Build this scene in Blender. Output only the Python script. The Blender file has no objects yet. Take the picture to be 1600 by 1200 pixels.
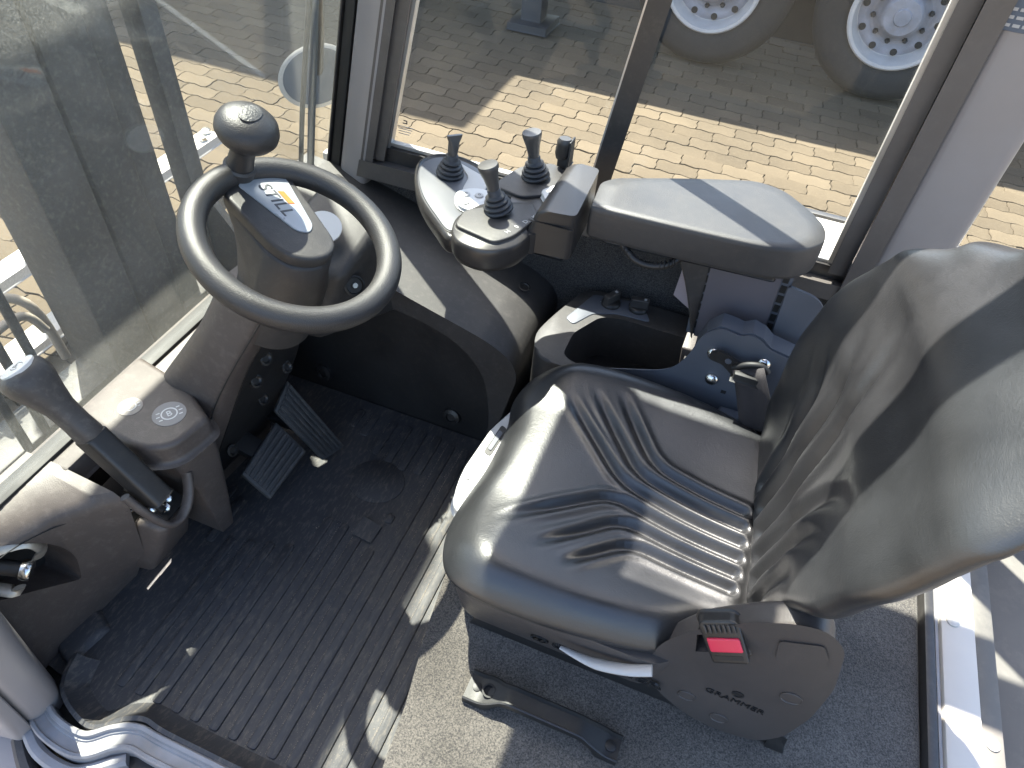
import bpy, bmesh, math, random
import numpy as np
from mathutils import Vector, Matrix
random.seed(7)
sc = bpy.context.scene
col = sc.collection
R = math.radians

# ---------------------------------------------------------------- camera
cam_d = bpy.data.cameras.new('camera'); cam = bpy.data.objects.new('camera', cam_d); col.objects.link(cam)
cam.matrix_world = Matrix(((0.929898, -0.30436, 0.206528, 0.0), (0.362163, 0.659579, -0.65863, 0.0),
                           (0.064239, 0.687256, 0.72357, 1.45), (0, 0, 0, 1)))
cam_d.sensor_width = 36; cam_d.lens = 24.95; cam_d.clip_start = 0.02; cam_d.clip_end = 400
sc.camera = cam
# ---------------------------------------------------------------- sky, sun, exposure
SUN_EL, SUN_AZ = 60.0, 139.0
sdir = Vector((math.cos(R(SUN_AZ)) * math.cos(R(SUN_EL)), math.sin(R(SUN_AZ)) * math.cos(R(SUN_EL)), math.sin(R(SUN_EL))))
w = bpy.data.worlds.new('World'); sc.world = w; w.use_nodes = True
nt = w.node_tree; bg = nt.nodes['Background']
sky = nt.nodes.new('ShaderNodeTexSky'); sky.sky_type = 'NISHITA'; sky.sun_disc = False
sky.sun_elevation = R(SUN_EL); sky.sun_rotation = math.atan2(sdir.x, sdir.y)
sky.air_density = 1.0; sky.dust_density = 2.5
nt.links.new(sky.outputs[0], bg.inputs[0]); bg.inputs[1].default_value = 0.118
sl = bpy.data.lights.new('sun', 'SUN'); sl.energy = 5.0; sl.angle = R(0.53); sl.color = (1.0, 0.94, 0.84)
so = bpy.data.objects.new('sun', sl); col.objects.link(so)
so.rotation_euler = sdir.to_track_quat('Z', 'Y').to_euler(); so.location = (-3, 3, 8)
vs = sc.view_settings
vs.view_transform = 'Standard'; vs.look = 'None'; vs.gamma = 1; vs.use_curve_mapping = False
vs.exposure = 2.5

# ---------------------------------------------------------------- materials
MATS = {}
def _n(nt, t, **k):
    n = nt.nodes.new(t)
    for a, b in k.items(): setattr(n, a, b)
    return n
def mat(name, c, rough=0.5, metal=0.0, bump=0.0, bscale=500.0, var=0.12, vscale=9.0, dust=0.0, dcol=(0.30, 0.26, 0.20), spec=0.5, coat=0.0, dscale=60.0, stretch=None, bdetail=3.0, rnd=0.0, island=False):
    if name in MATS: return MATS[name]
    m = bpy.data.materials.new(name); m.use_nodes = True; t = m.node_tree; L = t.links
    p = t.nodes['Principled BSDF']
    p.inputs['Roughness'].default_value = rough; p.inputs['Metallic'].default_value = metal
    p.inputs['Specular IOR Level'].default_value = spec; p.inputs['Coat Weight'].default_value = coat
    tc = _n(t, 'ShaderNodeTexCoord')
    src = tc.outputs['Object']
    if stretch:
        mp = _n(t, 'ShaderNodeMapping'); mp.inputs['Scale'].default_value = stretch
        L.new(src, mp.inputs[0]); ssrc = mp.outputs[0]
    else: ssrc = src
    nz = _n(t, 'ShaderNodeTexNoise'); nz.inputs['Scale'].default_value = vscale; nz.inputs['Detail'].default_value = 6
    L.new(src, nz.inputs['Vector'])
    mr = _n(t, 'ShaderNodeMapRange'); mr.inputs[1].default_value = 0.3; mr.inputs[2].default_value = 0.7
    mr.inputs[3].default_value = 1 - var; mr.inputs[4].default_value = 1 + var
    L.new(nz.outputs[0], mr.inputs[0])
    val = mr.outputs[0]
    if rnd:
        if island: g = _n(t, 'ShaderNodeNewGeometry'); o = g.outputs['Random Per Island']
        else: g = _n(t, 'ShaderNodeObjectInfo'); o = g.outputs['Random']
        r2 = _n(t, 'ShaderNodeMapRange'); r2.inputs[3].default_value = 1 - rnd; r2.inputs[4].default_value = 1 + rnd
        L.new(o, r2.inputs[0]); mm = _n(t, 'ShaderNodeMath', operation='MULTIPLY')
        L.new(val, mm.inputs[0]); L.new(r2.outputs[0], mm.inputs[1]); val = mm.outputs[0]
    vm = _n(t, 'ShaderNodeVectorMath', operation='SCALE'); vm.inputs[0].default_value = c[:3]
    L.new(val, vm.inputs['Scale']); cout = vm.outputs[0]
    if dust:
        dn = _n(t, 'ShaderNodeTexNoise'); dn.inputs['Scale'].default_value = dscale; dn.inputs['Detail'].default_value = 8; dn.inputs['Roughness'].default_value = 0.72
        L.new(ssrc, dn.inputs['Vector'])
        d2 = _n(t, 'ShaderNodeMapRange'); d2.inputs[1].default_value = 0.5; d2.inputs[2].default_value = 0.78; d2.inputs[4].default_value = dust
        L.new(dn.outputs[0], d2.inputs[0])
        mx = _n(t, 'ShaderNodeMix', data_type='RGBA'); mx.inputs[7].default_value = (*dcol, 1)
        L.new(d2.outputs[0], mx.inputs[0]); L.new(cout, mx.inputs[6]); cout = mx.outputs[2]
    L.new(cout, p.inputs['Base Color'])
    rr = _n(t, 'ShaderNodeMapRange'); rr.inputs[1].default_value = 0.3; rr.inputs[2].default_value = 0.7
    rr.inputs[3].default_value = max(0.03, rough - 0.06); rr.inputs[4].default_value = min(1, rough + 0.08)
    L.new(nz.outputs[0], rr.inputs[0]); L.new(rr.outputs[0], p.inputs['Roughness'])
    if bump:
        bn = _n(t, 'ShaderNodeTexNoise'); bn.inputs['Scale'].default_value = bscale; bn.inputs['Detail'].default_value = bdetail
        L.new(src, bn.inputs['Vector'])
        b = _n(t, 'ShaderNodeBump'); b.inputs['Strength'].default_value = bump; b.inputs['Distance'].default_value = 0.0015
        L.new(bn.outputs[0], b.inputs['Height']); L.new(b.outputs[0], p.inputs['Normal'])
    MATS[name] = m; return m

def leather():
    m = mat('leather', (0.0165, 0.0170, 0.0182), 0.37, var=0.12, vscale=14)
    t = m.node_tree; L = t.links; p = t.nodes['Principled BSDF']; p.inputs['Specular IOR Level'].default_value = 0.75
    tc = _n(t, 'ShaderNodeTexCoord')
    v = _n(t, 'ShaderNodeTexVoronoi', feature='DISTANCE_TO_EDGE'); v.inputs['Scale'].default_value = 420
    L.new(tc.outputs['Object'], v.inputs['Vector'])
    n = _n(t, 'ShaderNodeTexNoise'); n.inputs['Scale'].default_value = 130; n.inputs['Detail'].default_value = 6; n.inputs['Distortion'].default_value = 1.4
    L.new(tc.outputs['Object'], n.inputs['Vector'])
    b1 = _n(t, 'ShaderNodeBump'); b1.inputs['Strength'].default_value = 0.16; b1.inputs['Distance'].default_value = 0.001
    b2 = _n(t, 'ShaderNodeBump'); b2.inputs['Strength'].default_value = 0.18; b2.inputs['Distance'].default_value = 0.0016
    L.new(v.outputs['Distance'], b1.inputs['Height']); L.new(n.outputs[0], b2.inputs['Height'])
    L.new(b2.outputs[0], b1.inputs['Normal']); L.new(b1.outputs[0], p.inputs['Normal'])
    return m
def carpet(name, c1, c2):
    m = bpy.data.materials.new(name); m.use_nodes = True; t = m.node_tree; L = t.links; p = t.nodes['Principled BSDF']
    tc = _n(t, 'ShaderNodeTexCoord'); n = _n(t, 'ShaderNodeTexNoise'); n.inputs['Scale'].default_value = 380; n.inputs['Detail'].default_value = 4; n.inputs['Roughness'].default_value = 0.7
    L.new(tc.outputs['Object'], n.inputs['Vector'])
    r = _n(t, 'ShaderNodeValToRGB'); r.color_ramp.elements[0].position = 0.36; r.color_ramp.elements[1].position = 0.66
    r.color_ramp.elements[0].color = (*c1, 1); r.color_ramp.elements[1].color = (*c2, 1)
    L.new(n.outputs[0], r.inputs[0])
    n2 = _n(t, 'ShaderNodeTexNoise'); n2.inputs['Scale'].default_value = 7; L.new(tc.outputs['Object'], n2.inputs['Vector'])
    mr = _n(t, 'ShaderNodeMapRange'); mr.inputs[1].default_value = .3; mr.inputs[2].default_value = .7; mr.inputs[3].default_value = .8; mr.inputs[4].default_value = 1.25
    L.new(n2.outputs[0], mr.inputs[0]); vm = _n(t, 'ShaderNodeVectorMath', operation='SCALE')
    L.new(r.outputs[0], vm.inputs[0]); L.new(mr.outputs[0], vm.inputs['Scale']); L.new(vm.outputs[0], p.inputs['Base Color'])
    p.inputs['Roughness'].default_value = 1; p.inputs['Specular IOR Level'].default_value = 0.1
    p.inputs['Sheen Weight'].default_value = 0.15
    b = _n(t, 'ShaderNodeBump'); b.inputs['Strength'].default_value = 0.9; b.inputs['Distance'].default_value = 0.003
    L.new(n.outputs[0], b.inputs['Height']); L.new(b.outputs[0], p.inputs['Normal'])
    return m
def glass(name, tint, dust, dustcol=(0.55, 0.55, 0.48), refl=1.0):
    m = bpy.data.materials.new(name); m.use_nodes = True; t = m.node_tree; L = t.links
    t.nodes.remove(t.nodes['Principled BSDF']); out = t.nodes['Material Output']
    tr = _n(t, 'ShaderNodeBsdfTransparent'); tr.inputs[0].default_value = (*tint, 1)
    gl = _n(t, 'ShaderNodeBsdfGlossy'); gl.inputs['Roughness'].default_value = 0.0
    lw = _n(t, 'ShaderNodeLayerWeight'); lw.inputs[0].default_value = 0.5          # Schlick reflectance of one glass face
    pw = _n(t, 'ShaderNodeMath', operation='POWER'); pw.inputs[1].default_value = 5.0; L.new(lw.outputs['Facing'], pw.inputs[0])
    fm = _n(t, 'ShaderNodeMath', operation='MULTIPLY_ADD'); fm.inputs[1].default_value = 0.95 * refl; fm.inputs[2].default_value = 0.04 * refl; L.new(pw.outputs[0], fm.inputs[0])
    m1 = _n(t, 'ShaderNodeMixShader'); L.new(fm.outputs[0], m1.inputs[0]); L.new(tr.outputs[0], m1.inputs[1]); L.new(gl.outputs[0], m1.inputs[2])
    df = _n(t, 'ShaderNodeBsdfDiffuse'); df.inputs[0].default_value = (*dustcol, 1)
    tl = _n(t, 'ShaderNodeBsdfTranslucent'); tl.inputs[0].default_value = (*dustcol, 1)
    ad = _n(t, 'ShaderNodeMixShader'); ad.inputs[0].default_value = 0.5; L.new(df.outputs[0], ad.inputs[1]); L.new(tl.outputs[0], ad.inputs[2])
    tc = _n(t, 'ShaderNodeTexCoord')
    nz = _n(t, 'ShaderNodeTexNoise'); nz.inputs['Scale'].default_value = 330; nz.inputs['Detail'].default_value = 5; nz.inputs['Roughness'].default_value = .75
    L.new(tc.outputs['Object'], nz.inputs['Vector'])
    mr = _n(t, 'ShaderNodeMapRange'); mr.inputs[1].default_value = .42; mr.inputs[2].default_value = .72; mr.inputs[3].default_value = dust * .35; mr.inputs[4].default_value = dust * 1.9
    L.new(nz.outputs[0], mr.inputs[0])
    n2 = _n(t, 'ShaderNodeTexNoise'); n2.inputs['Scale'].default_value = 3.5; n2.inputs['Detail'].default_value = 4; L.new(tc.outputs['Object'], n2.inputs['Vector'])
    m3 = _n(t, 'ShaderNodeMapRange'); m3.inputs[1].default_value = .3; m3.inputs[2].default_value = .7; m3.inputs[3].default_value = .6; m3.inputs[4].default_value = 1.4
    L.new(n2.outputs[0], m3.inputs[0]); mu = _n(t, 'ShaderNodeMath', operation='MULTIPLY'); L.new(mr.outputs[0], mu.inputs[0]); L.new(m3.outputs[0], mu.inputs[1])
    m2 = _n(t, 'ShaderNodeMixShader'); L.new(mu.outputs[0], m2.inputs[0]); L.new(m1.outputs[0], m2.inputs[1]); L.new(ad.outputs[0], m2.inputs[2])
    L.new(m2.outputs[0], out.inputs['Surface'])
    return m

PL = mat('black_plastic', (0.030, 0.028, 0.027), 0.50, bump=0.3, bscale=620, dust=0.14, dcol=(.2, .18, .16))
PLG = mat('grained_grey_plastic', (0.064, 0.052, 0.046), 0.50, bump=0.3, bscale=600, dust=0.16, dcol=(.33, .29, .25))
PLD = mat('deep_black_plastic', (0.013, 0.0125, 0.0125), 0.45, bump=0.15, bscale=800, dust=.05)
PAD = mat('armrest_vinyl', (0.036, 0.035, 0.035), 0.48, bump=0.3, bscale=650, var=.06, dust=.05)
PLS = mat('armrest_plastic', (0.026, 0.024, 0.023), 0.36, bump=0.08, bscale=900, var=.06)
WHEEL = mat('wheel_foam', (0.022, 0.021, 0.021), 0.42, bump=0.5, bscale=620, var=.1)
RUB = mat('mat_rubber', (0.030, 0.030, 0.033), 0.62, bump=0.3, bscale=300, dust=0.7, dcol=(.17, .142, .108), dscale=26, stretch=(5, 1.4, 1))
RUB2 = mat('pedal_rubber', (0.032, 0.033, 0.034), 0.6, bump=0.25, bscale=400, dust=0.3, dcol=(.2, .17, .14), dscale=50)
BEL = mat('bellows_rubber', (0.030, 0.030, 0.032), 0.5, bump=.1, bscale=600)
LEA = leather()
CARP = carpet('hood_carpet', (0.034, 0.032, 0.032), (0.145, 0.130, 0.112))
CARPD = carpet('wall_carpet', (0.010, 0.010, 0.011), (0.07, 0.066, 0.062))
GREY = mat('cab_paint', (0.24, 0.222, 0.215), 0.38, bump=0.05, bscale=220, var=.05, dust=.08, dcol=(.3, .27, .24))
WHITE = mat('white_paint', (0.48, 0.445, 0.40), 0.45, var=.05, dust=.15, dcol=(.45, .40, .33), dscale=20)
SILV = mat('sill_metal', (0.215, 0.21, 0.215), 0.55, metal=.0, var=.15, vscale=25, dust=.35, dcol=(.33, .26, .2), dscale=35)
DGREY = mat('bracket_steel', (0.075, 0.083, 0.10), 0.45, var=.06, bump=.05, bscale=500)
CHR = mat('zinc_bolt', (0.62, 0.62, 0.60), 0.22, metal=1.0, var=.1)
WORN = mat('worn_latch_metal', (0.45, 0.41, 0.35), 0.42, metal=.8, var=.3, vscale=40, dust=.3, dcol=(.35, .25, .15))
LGREY = mat('light_grey_plastic', (0.36, 0.355, 0.345), 0.45, var=.05)
BLK = mat('black_frame', (0.030, 0.028, 0.027), 0.42, var=.12, dust=.12, dcol=(.25, .22, .18))
FRAME = mat('window_frame_coat', (0.085, 0.076, 0.070), 0.42, var=.12, dust=.12, dcol=(.25, .22, .18))
SEAL = mat('black_seal', (0.008, 0.008, 0.008), 0.6)
ALU = mat('window_guide_metal', (0.55, 0.53, 0.50), 0.4, metal=.6, dust=.3, dcol=(.5, .45, .38))
SEATP = mat('seat_base_plastic', (0.050, 0.044, 0.041), 0.42, bump=0.25, bscale=650, var=.08, dust=.08, dcol=(.15, .13, .12))
EMB = mat('embossed_gloss', (0.012, 0.012, 0.012), 0.18)
RED = mat('red_button', (0.55, 0.02, 0.06), 0.4, var=.08)
BELT = mat('belt_webbing', (0.024, 0.020, 0.021), 0.75, bump=.5, bscale=1500, stretch=None)
ORANGE = mat('orange_print', (0.42, 0.115, 0.003), 0.5, var=.03)
PRINT = mat('dark_print', (0.055, 0.058, 0.062), 0.5, var=.03)
WPRINT = mat('white_print', (0.50, 0.50, 0.49), 0.5, var=.06)
PLATE = mat('badge_plate', (0.34, 0.355, 0.365), 0.30, metal=.25, var=.04)
STEEL = mat('mast_steel', (0.022, 0.020, 0.018), 0.55, var=.2, dust=.35, dcol=(.22, .19, .15))
TYRE = mat('tyre_rubber', (0.014, 0.014, 0.015), 0.8, bump=.3, bscale=90, dust=.2, dcol=(.06, .055, .05))
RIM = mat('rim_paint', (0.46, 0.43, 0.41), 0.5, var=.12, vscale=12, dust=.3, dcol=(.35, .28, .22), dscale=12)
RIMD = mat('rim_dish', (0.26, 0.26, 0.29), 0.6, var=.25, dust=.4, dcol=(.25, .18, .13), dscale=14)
TRL = mat('trailer_chassis', (0.022, 0.022, 0.024), 0.6, var=.3)
PAV = mat('paver_concrete', (0.090, 0.070, 0.047), 0.9, bump=.9, bscale=110, var=.16, vscale=3, dust=.6, dcol=(.130, .103, .070), dscale=75, rnd=.18, spec=.2)
PAVS = mat('paver_concrete_far', (0.090, 0.070, 0.047), 0.9, bump=.9, bscale=110, var=.16, vscale=3, dust=.6, dcol=(.130, .103, .070), dscale=75, rnd=.18, island=True, spec=.2)
SAND = mat('joint_sand', (0.072, 0.055, 0.037), 1, var=.2, vscale=30)
HOSE = mat('hose_rubber', (0.30, 0.26, 0.21), 0.6, var=.1)
DUSTY = mat('dusty_panel', (0.10, 0.093, 0.083), 0.6, var=.2, vscale=5, dust=.5, dcol=(.2, .18, .15), dscale=14)
GSIDE = glass('side_glass', (0.92, 0.95, 0.95), 0.008, refl=0.33)
GWIND = glass('windscreen_glass', (0.91, 0.94, 0.92), 0.070, (0.56, 0.57, 0.53))

# ---------------------------------------------------------------- mesh helpers
def link(o, parent=None):
    col.objects.link(o)
    if parent is not None:
        o.parent = parent; o.matrix_parent_inverse = Matrix.Translation(-root_loc(parent))
    return o
def root_loc(p):
    v = Vector(p.location)
    return v
def thing(name, label, cat, loc=(0, 0, 0), group=None):
    o = bpy.data.objects.new(name, None); col.objects.link(o); o.location = loc; o.empty_display_size = .05
    o['label'] = label; o['category'] = cat
    if group: o['group'] = group
    return o
def tag(o, label, cat, group=None, kind=None):
    o['label'] = label; o['category'] = cat
    if group: o['group'] = group
    if kind: o['kind'] = kind
    return o
def bm_obj(name, bm, m, parent=None, ang=38, smooth=True):
    bmesh.ops.recalc_face_normals(bm, faces=bm.faces[:])
    me = bpy.data.meshes.new(name); bm.to_mesh(me); bm.free()
    me.materials.append(m)
    if smooth:
        for p in me.polygons: p.use_smooth = True
        me.set_sharp_from_angle(angle=R(ang))
    o = bpy.data.objects.new(name, me)
    return link(o, parent)
def sub(o_parent, o):            # parent a part to a mesh part that sits at the origin of its thing
    o.parent = o_parent; return o
def raw(name, vs, fs, m, parent=None, ang=38):
    bm = bmesh.new(); bv = [bm.verts.new(v) for v in vs]
    for f in fs:
        try: bm.faces.new([bv[i] for i in f])
        except ValueError: pass
    return bm_obj(name, bm, m, parent, ang)
def rpoly(pts, r, n=5):
    out = []; N = len(pts)
    for i in range(N):
        p = Vector(pts[i]); a = Vector(pts[i - 1]); b = Vector(pts[(i + 1) % N])
        rr = r[i] if isinstance(r, (list, tuple)) else r
        d1 = (a - p); d2 = (b - p); l = min(rr, d1.length * .48, d2.length * .48)
        if l < 1e-5: out.append(p); continue
        s = p + d1.normalized() * l; e = p + d2.normalized() * l
        for k in range(n + 1):
            t = k / n; out.append(s * (1 - t) ** 2 + p * 2 * t * (1 - t) + e * t * t)
    return [tuple(v) for v in out]
def crom(pts, n, closed=True):
    P = [Vector(p) for p in pts]; N = len(P); out = []
    rng = N if closed else N - 1
    for i in range(rng):
        if closed: p0, p1, p2, p3 = P[i - 1], P[i], P[(i + 1) % N], P[(i + 2) % N]
        else: p0, p1, p2, p3 = P[max(0, i - 1)], P[i], P[i + 1], P[min(N - 1, i + 2)]
        for k in range(n):
            t = k / n
            out.append(.5 * (2 * p1 + (p2 - p0) * t + (2 * p0 - 5 * p1 + 4 * p2 - p3) * t * t + (3 * p1 - p0 - 3 * p2 + p3) * t ** 3))
    if not closed: out.append(P[-1])
    return out
def frame_prism(name, pts2, o, U, V, N, d0, d1, m, parent=None, bevel=0.0, seg=3, ang=38, only=None):
    o, U, V, N = Vector(o), Vector(U), Vector(V), Vector(N)
    bm = bmesh.new()
    A = [bm.verts.new(o + U * p[0] + V * p[1] + N * d0) for p in pts2]
    B = [bm.verts.new(o + U * p[0] + V * p[1] + N * d1) for p in pts2]
    fa = bm.faces.new(A); fb = bm.faces.new(B)
    n = len(A)
    for i in range(n): bm.faces.new((A[i], A[(i + 1) % n], B[(i + 1) % n], B[i]))
    if bevel:
        ed = []
        if only != 'bottom': ed += list(fb.edges)
        if only != 'top': ed += list(fa.edges)
        if only is None:
            bm.normal_update()
            ed += [e for e in bm.edges if e not in ed and len(e.link_faces) == 2 and e.calc_face_angle(0) > .6]
        bmesh.ops.bevel(bm, geom=list(set(ed)), offset=bevel, segments=seg, profile=.5, affect='EDGES', clamp_overlap=True)
    return bm_obj(name, bm, m, parent, ang)
X, Y, Z = (1, 0, 0), (0, 1, 0), (0, 0, 1)
def prism(name, pts2, z0, z1, m, parent=None, bevel=0.0, seg=3, only=None):
    return frame_prism(name, pts2, (0, 0, 0), X, Y, Z, z0, z1, m, parent, bevel, seg, only=only)
def prism_y(name, pts_xz, y0, y1, m, parent=None, bevel=0.0, seg=3, only=None):
    return frame_prism(name, pts_xz, (0, 0, 0), X, Z, Y, y0, y1, m, parent, bevel, seg, only=only)
def box(name, a, b, m, parent=None, bevel=0.003):
    return prism(name, [(a[0], a[1]), (b[0], a[1]), (b[0], b[1]), (a[0], b[1])], a[2], b[2], m, parent, bevel, 2)
def hexa(name, bot, top, m, parent=None, bevel=0.003, seg=2):
    bm = bmesh.new(); A = [bm.verts.new(p) for p in bot]; B = [bm.verts.new(p) for p in top]; n = len(A)
    bm.faces.new(A); bm.faces.new(B)
    for i in range(n): bm.faces.new((A[i], A[(i + 1) % n], B[(i + 1) % n], B[i]))
    if bevel: bmesh.ops.bevel(bm, geom=list(bm.edges), offset=bevel, segments=seg, profile=.5, affect='EDGES', clamp_overlap=True)
    return bm_obj(name, bm, m, parent)
def loft(name, loops, m, parent=None, cap=True, ang=40):
    bm = bmesh.new(); rows = [[bm.verts.new(p) for p in l] for l in loops]; n = len(rows[0])
    for a, b in zip(rows, rows[1:]):
        for i in range(n): bm.faces.new((a[i], a[(i + 1) % n], b[(i + 1) % n], b[i]))
    if cap:
        bm.faces.new(rows[0]); bm.faces.new(rows[-1])
    return bm_obj(name, bm, m, parent, ang)
def basis(n):
    n = Vector(n).normalized(); a = Vector((0, 1, 0)).cross(n)
    if a.length < 1e-3: a = Vector((1, 0, 0))
    a.normalize(); return a, n.cross(a), n
def lathe(name, prof, o, n, m, parent=None, seg=32, ex=1.0, ey=1.0, ang=40, A=None, cap=True):
    a, b, n = basis(n); o = Vector(o)
    if A is not None: a = Vector(A).normalized(); b = n.cross(a)
    loops = [[o + n * h + a * (r * ex * math.cos(2 * math.pi * k / seg)) + b * (r * ey * math.sin(2 * math.pi * k / seg)) for k in range(seg)] for r, h in prof]
    return loft(name, loops, m, parent, cap, ang)
def tube(name, path, r, m, parent=None, seg=12, closed=False, n=0, flat=1.0, up=None):
    P = crom(path, n, closed) if n else [Vector(p) for p in path]
    N = len(P); loops = []
    ref = Vector(up) if up else Vector((0.13, .31, .94))
    for i in range(N):
        t = (P[(i + 1) % N] - P[i - 1]) if closed else (P[min(i + 1, N - 1)] - P[max(i - 1, 0)])
        t.normalize(); u = ref - t * ref.dot(t); u.normalize(); v = t.cross(u)
        rr = r[i] if isinstance(r, (list, tuple)) else r
        loops.append([P[i] + u * (rr * flat * math.cos(2 * math.pi * k / seg)) + v * (rr * math.sin(2 * math.pi * k / seg)) for k in range(seg)])
    if closed:
        bm = bmesh.new(); rows = [[bm.verts.new(p) for p in l] for l in loops]
        for i in range(N):
            a, b = rows[i], rows[(i + 1) % N]
            for k in range(seg): bm.faces.new((a[k], a[(k + 1) % seg], b[(k + 1) % seg], b[k]))
        return bm_obj(name, bm, m, parent, 60)
    return loft(name, loops, m, parent, True, 50)
def sweep(name, path, prof, m, parent=None, n=0, ang=40):
    """prof: (side, up) pairs, swept along a path in plan"""
    P = crom(path, n, False) if n else [Vector(p) for p in path]
    loops = []
    for i in range(len(P)):
        t = P[min(i + 1, len(P) - 1)] - P[max(i - 1, 0)]; t.z = 0; t.normalize(); s = Vector((-t.y, t.x, 0))
        loops.append([P[i] + s * a + Vector((0, 0, b)) for a, b in prof])
    return loft(name, loops, m, parent, True, ang)
def boolean(o, cut):
    md = o.modifiers.new('cut', 'BOOLEAN'); md.operation = 'DIFFERENCE'; md.object = cut; md.solver = 'EXACT'
    dg = bpy.context.evaluated_depsgraph_get(); dg.update()
    me = bpy.data.meshes.new_from_object(o.evaluated_get(dg)); o.modifiers.clear(); o.data = me
    for p in me.polygons: p.use_smooth = True
    me.set_sharp_from_angle(angle=R(38))
    bpy.data.objects.remove(cut, do_unlink=True)
    return o
def text(name, s, o, U, V, size, m, parent, depth=0.0006, shear=0.0, spacing=1.0, off=0.0, center=True):
    cu = bpy.data.curves.new(name, 'FONT'); cu.body = s; cu.size = 1.0; cu.extrude = 0.0; cu.shear = shear; cu.space_character = spacing; cu.offset = off; cu.resolution_u = 3
    if center: cu.align_x = 'CENTER'; cu.align_y = 'CENTER'
    t = bpy.data.objects.new(name, cu); col.objects.link(t)
    dg = bpy.context.evaluated_depsgraph_get(); dg.update()
    me = bpy.data.meshes.new_from_object(t.evaluated_get(dg)); bpy.data.objects.remove(t, do_unlink=True)
    U, V, o = Vector(U).normalized(), Vector(V).normalized(), Vector(o); N = U.cross(V)
    bm = bmesh.new(); bm.from_mesh(me); bpy.data.meshes.remove(me)
    r = bmesh.ops.extrude_face_region(bm, geom=bm.faces[:]); new = [v for v in r['geom'] if isinstance(v, bmesh.types.BMVert)]
    ns = set(new)
    for v in bm.verts:
        c = v.co.copy(); v.co = o + U * (c.x * size) + V * (c.y * size) + N * (depth if v in ns else -.0004)
    return bm_obj(name, bm, m, parent, 30)
def disc(name, o, n, r, m, parent, depth=0.001, seg=24, ex=1, ey=1, A=None):
    return lathe(name, [(r, -.0005), (r, depth)], o, n, m, parent, seg, ex, ey, A=A)

# ================================================================= GROUND
GZ = -0.45
g = raw('ground', [(-60, -60, GZ - .012), (60, -60, GZ - .012), (60, 60, GZ - .012), (-60, 60, GZ - .012)], [(0, 1, 2, 3)], mat('ground_concrete', (.155, .122, .084), .95, var=.15, vscale=2))
g['kind'] = 'structure'
bd = raw('bedding_sand', [(-8, .4, GZ - .008), (3.2, .4, GZ - .008), (3.2, 7.4, GZ - .008), (-8, 7.4, GZ - .008)], [(0, 1, 2, 3)], SAND); bd['kind'] = 'structure'
paving = thing('paving', '', ''); del paving['label']; del paving['category']; paving['kind'] = 'structure'
PLN, PWD = 0.225, 0.1125
def paver_outline():
    d = .0065; g_ = .0018; L_, W_ = PLN, PWD
    bot = [(0, 0), (L_ / 8, d), (3 * L_ / 8, -d), (L_ / 2, 0), (5 * L_ / 8, d), (7 * L_ / 8, -d), (L_, 0)]
    pts = bot + [(L_ + d * .8, W_ / 3), (L_ - d * .8, 2 * W_ / 3)] + [(x, y + W_) for x, y in reversed(bot)] + [(-d * .8, 2 * W_ / 3), (d * .8, W_ / 3)]
    cx, cy = L_ / 2, W_ / 2
    return [(cx + (x - cx) * (1 - 2 * g_ / L_), cy + (y - cy) * (1 - 2 * g_ / W_)) for x, y in pts]
PO = paver_outline()
def paver_bm(bm, ox, oy, dz):
    cx, cy = ox + PLN / 2, oy + PWD / 2
    top = [bm.verts.new((cx + (ox + x - cx) * .985, cy + (oy + y - cy) * .97, GZ + dz)) for x, y in PO]
    mid = [bm.verts.new((ox + x, oy + y, GZ + dz - .003)) for x, y in PO]
    bot = [bm.verts.new((ox + x, oy + y, GZ - .014)) for x, y in PO]
    bm.faces.new(top); n = len(PO)
    for i in range(n):
        j = (i + 1) % n
        bm.faces.new((mid[i], mid[j], top[j], top[i])); bm.faces.new((bot[i], bot[j], mid[j], mid[i]))
cam_loc = Vector((0, 0, 1.45)); fw = Vector((-0.2065, 0.6586, -0.7236)); rt = Vector((0.9299, 0.3622, 0.0642)); dn = Vector((0.3044, -0.6596, -0.6873))
cells = []
for j in range(int(6.6 / PWD)):
    yy = .6 + j * PWD
    for i in range(int(10.0 / PLN)):
        xx = -7.4 + i * PLN + (PLN / 2 if j % 2 else 0)
        q = Vector((xx, yy, GZ)) - cam_loc; dd = q.dot(fw)
        if dd < .1: continue
        u, v = q.dot(rt) / dd * 1109, q.dot(dn) / dd * 1109
        if abs(u) > 1000 or abs(v) > 800: continue
        seen = (u < -260 and v < -60) or (v < -180 and u > -330 and u < 640 and yy > 2.2) or (u > 650 and v < -180)
        cells.append((0 if seen else 1, dd, xx, yy))
cells.sort()
pm = bmesh.new(); paver_bm(pm, 0, 0, 0); pme = bpy.data.meshes.new('paver'); bmesh.ops.recalc_face_normals(pm, faces=pm.faces[:]); pm.to_mesh(pme); pm.free(); pme.materials.append(PAV)
for (_, _, xx, yy) in cells[:300]:
    o = bpy.data.objects.new('paver', pme); col.objects.link(o); o.parent = paving
    o.location = (xx, yy, random.uniform(-.0015, .0015)); o.rotation_euler = (random.gauss(0, .006), random.gauss(0, .004), random.gauss(0, .006))
sb = bmesh.new()
for (_, _, xx, yy) in cells[300:]: paver_bm(sb, xx, yy, random.uniform(-.0018, .0018))
o = bm_obj('distant_pavers', sb, PAVS, paving, 25); o['kind'] = 'stuff'

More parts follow.
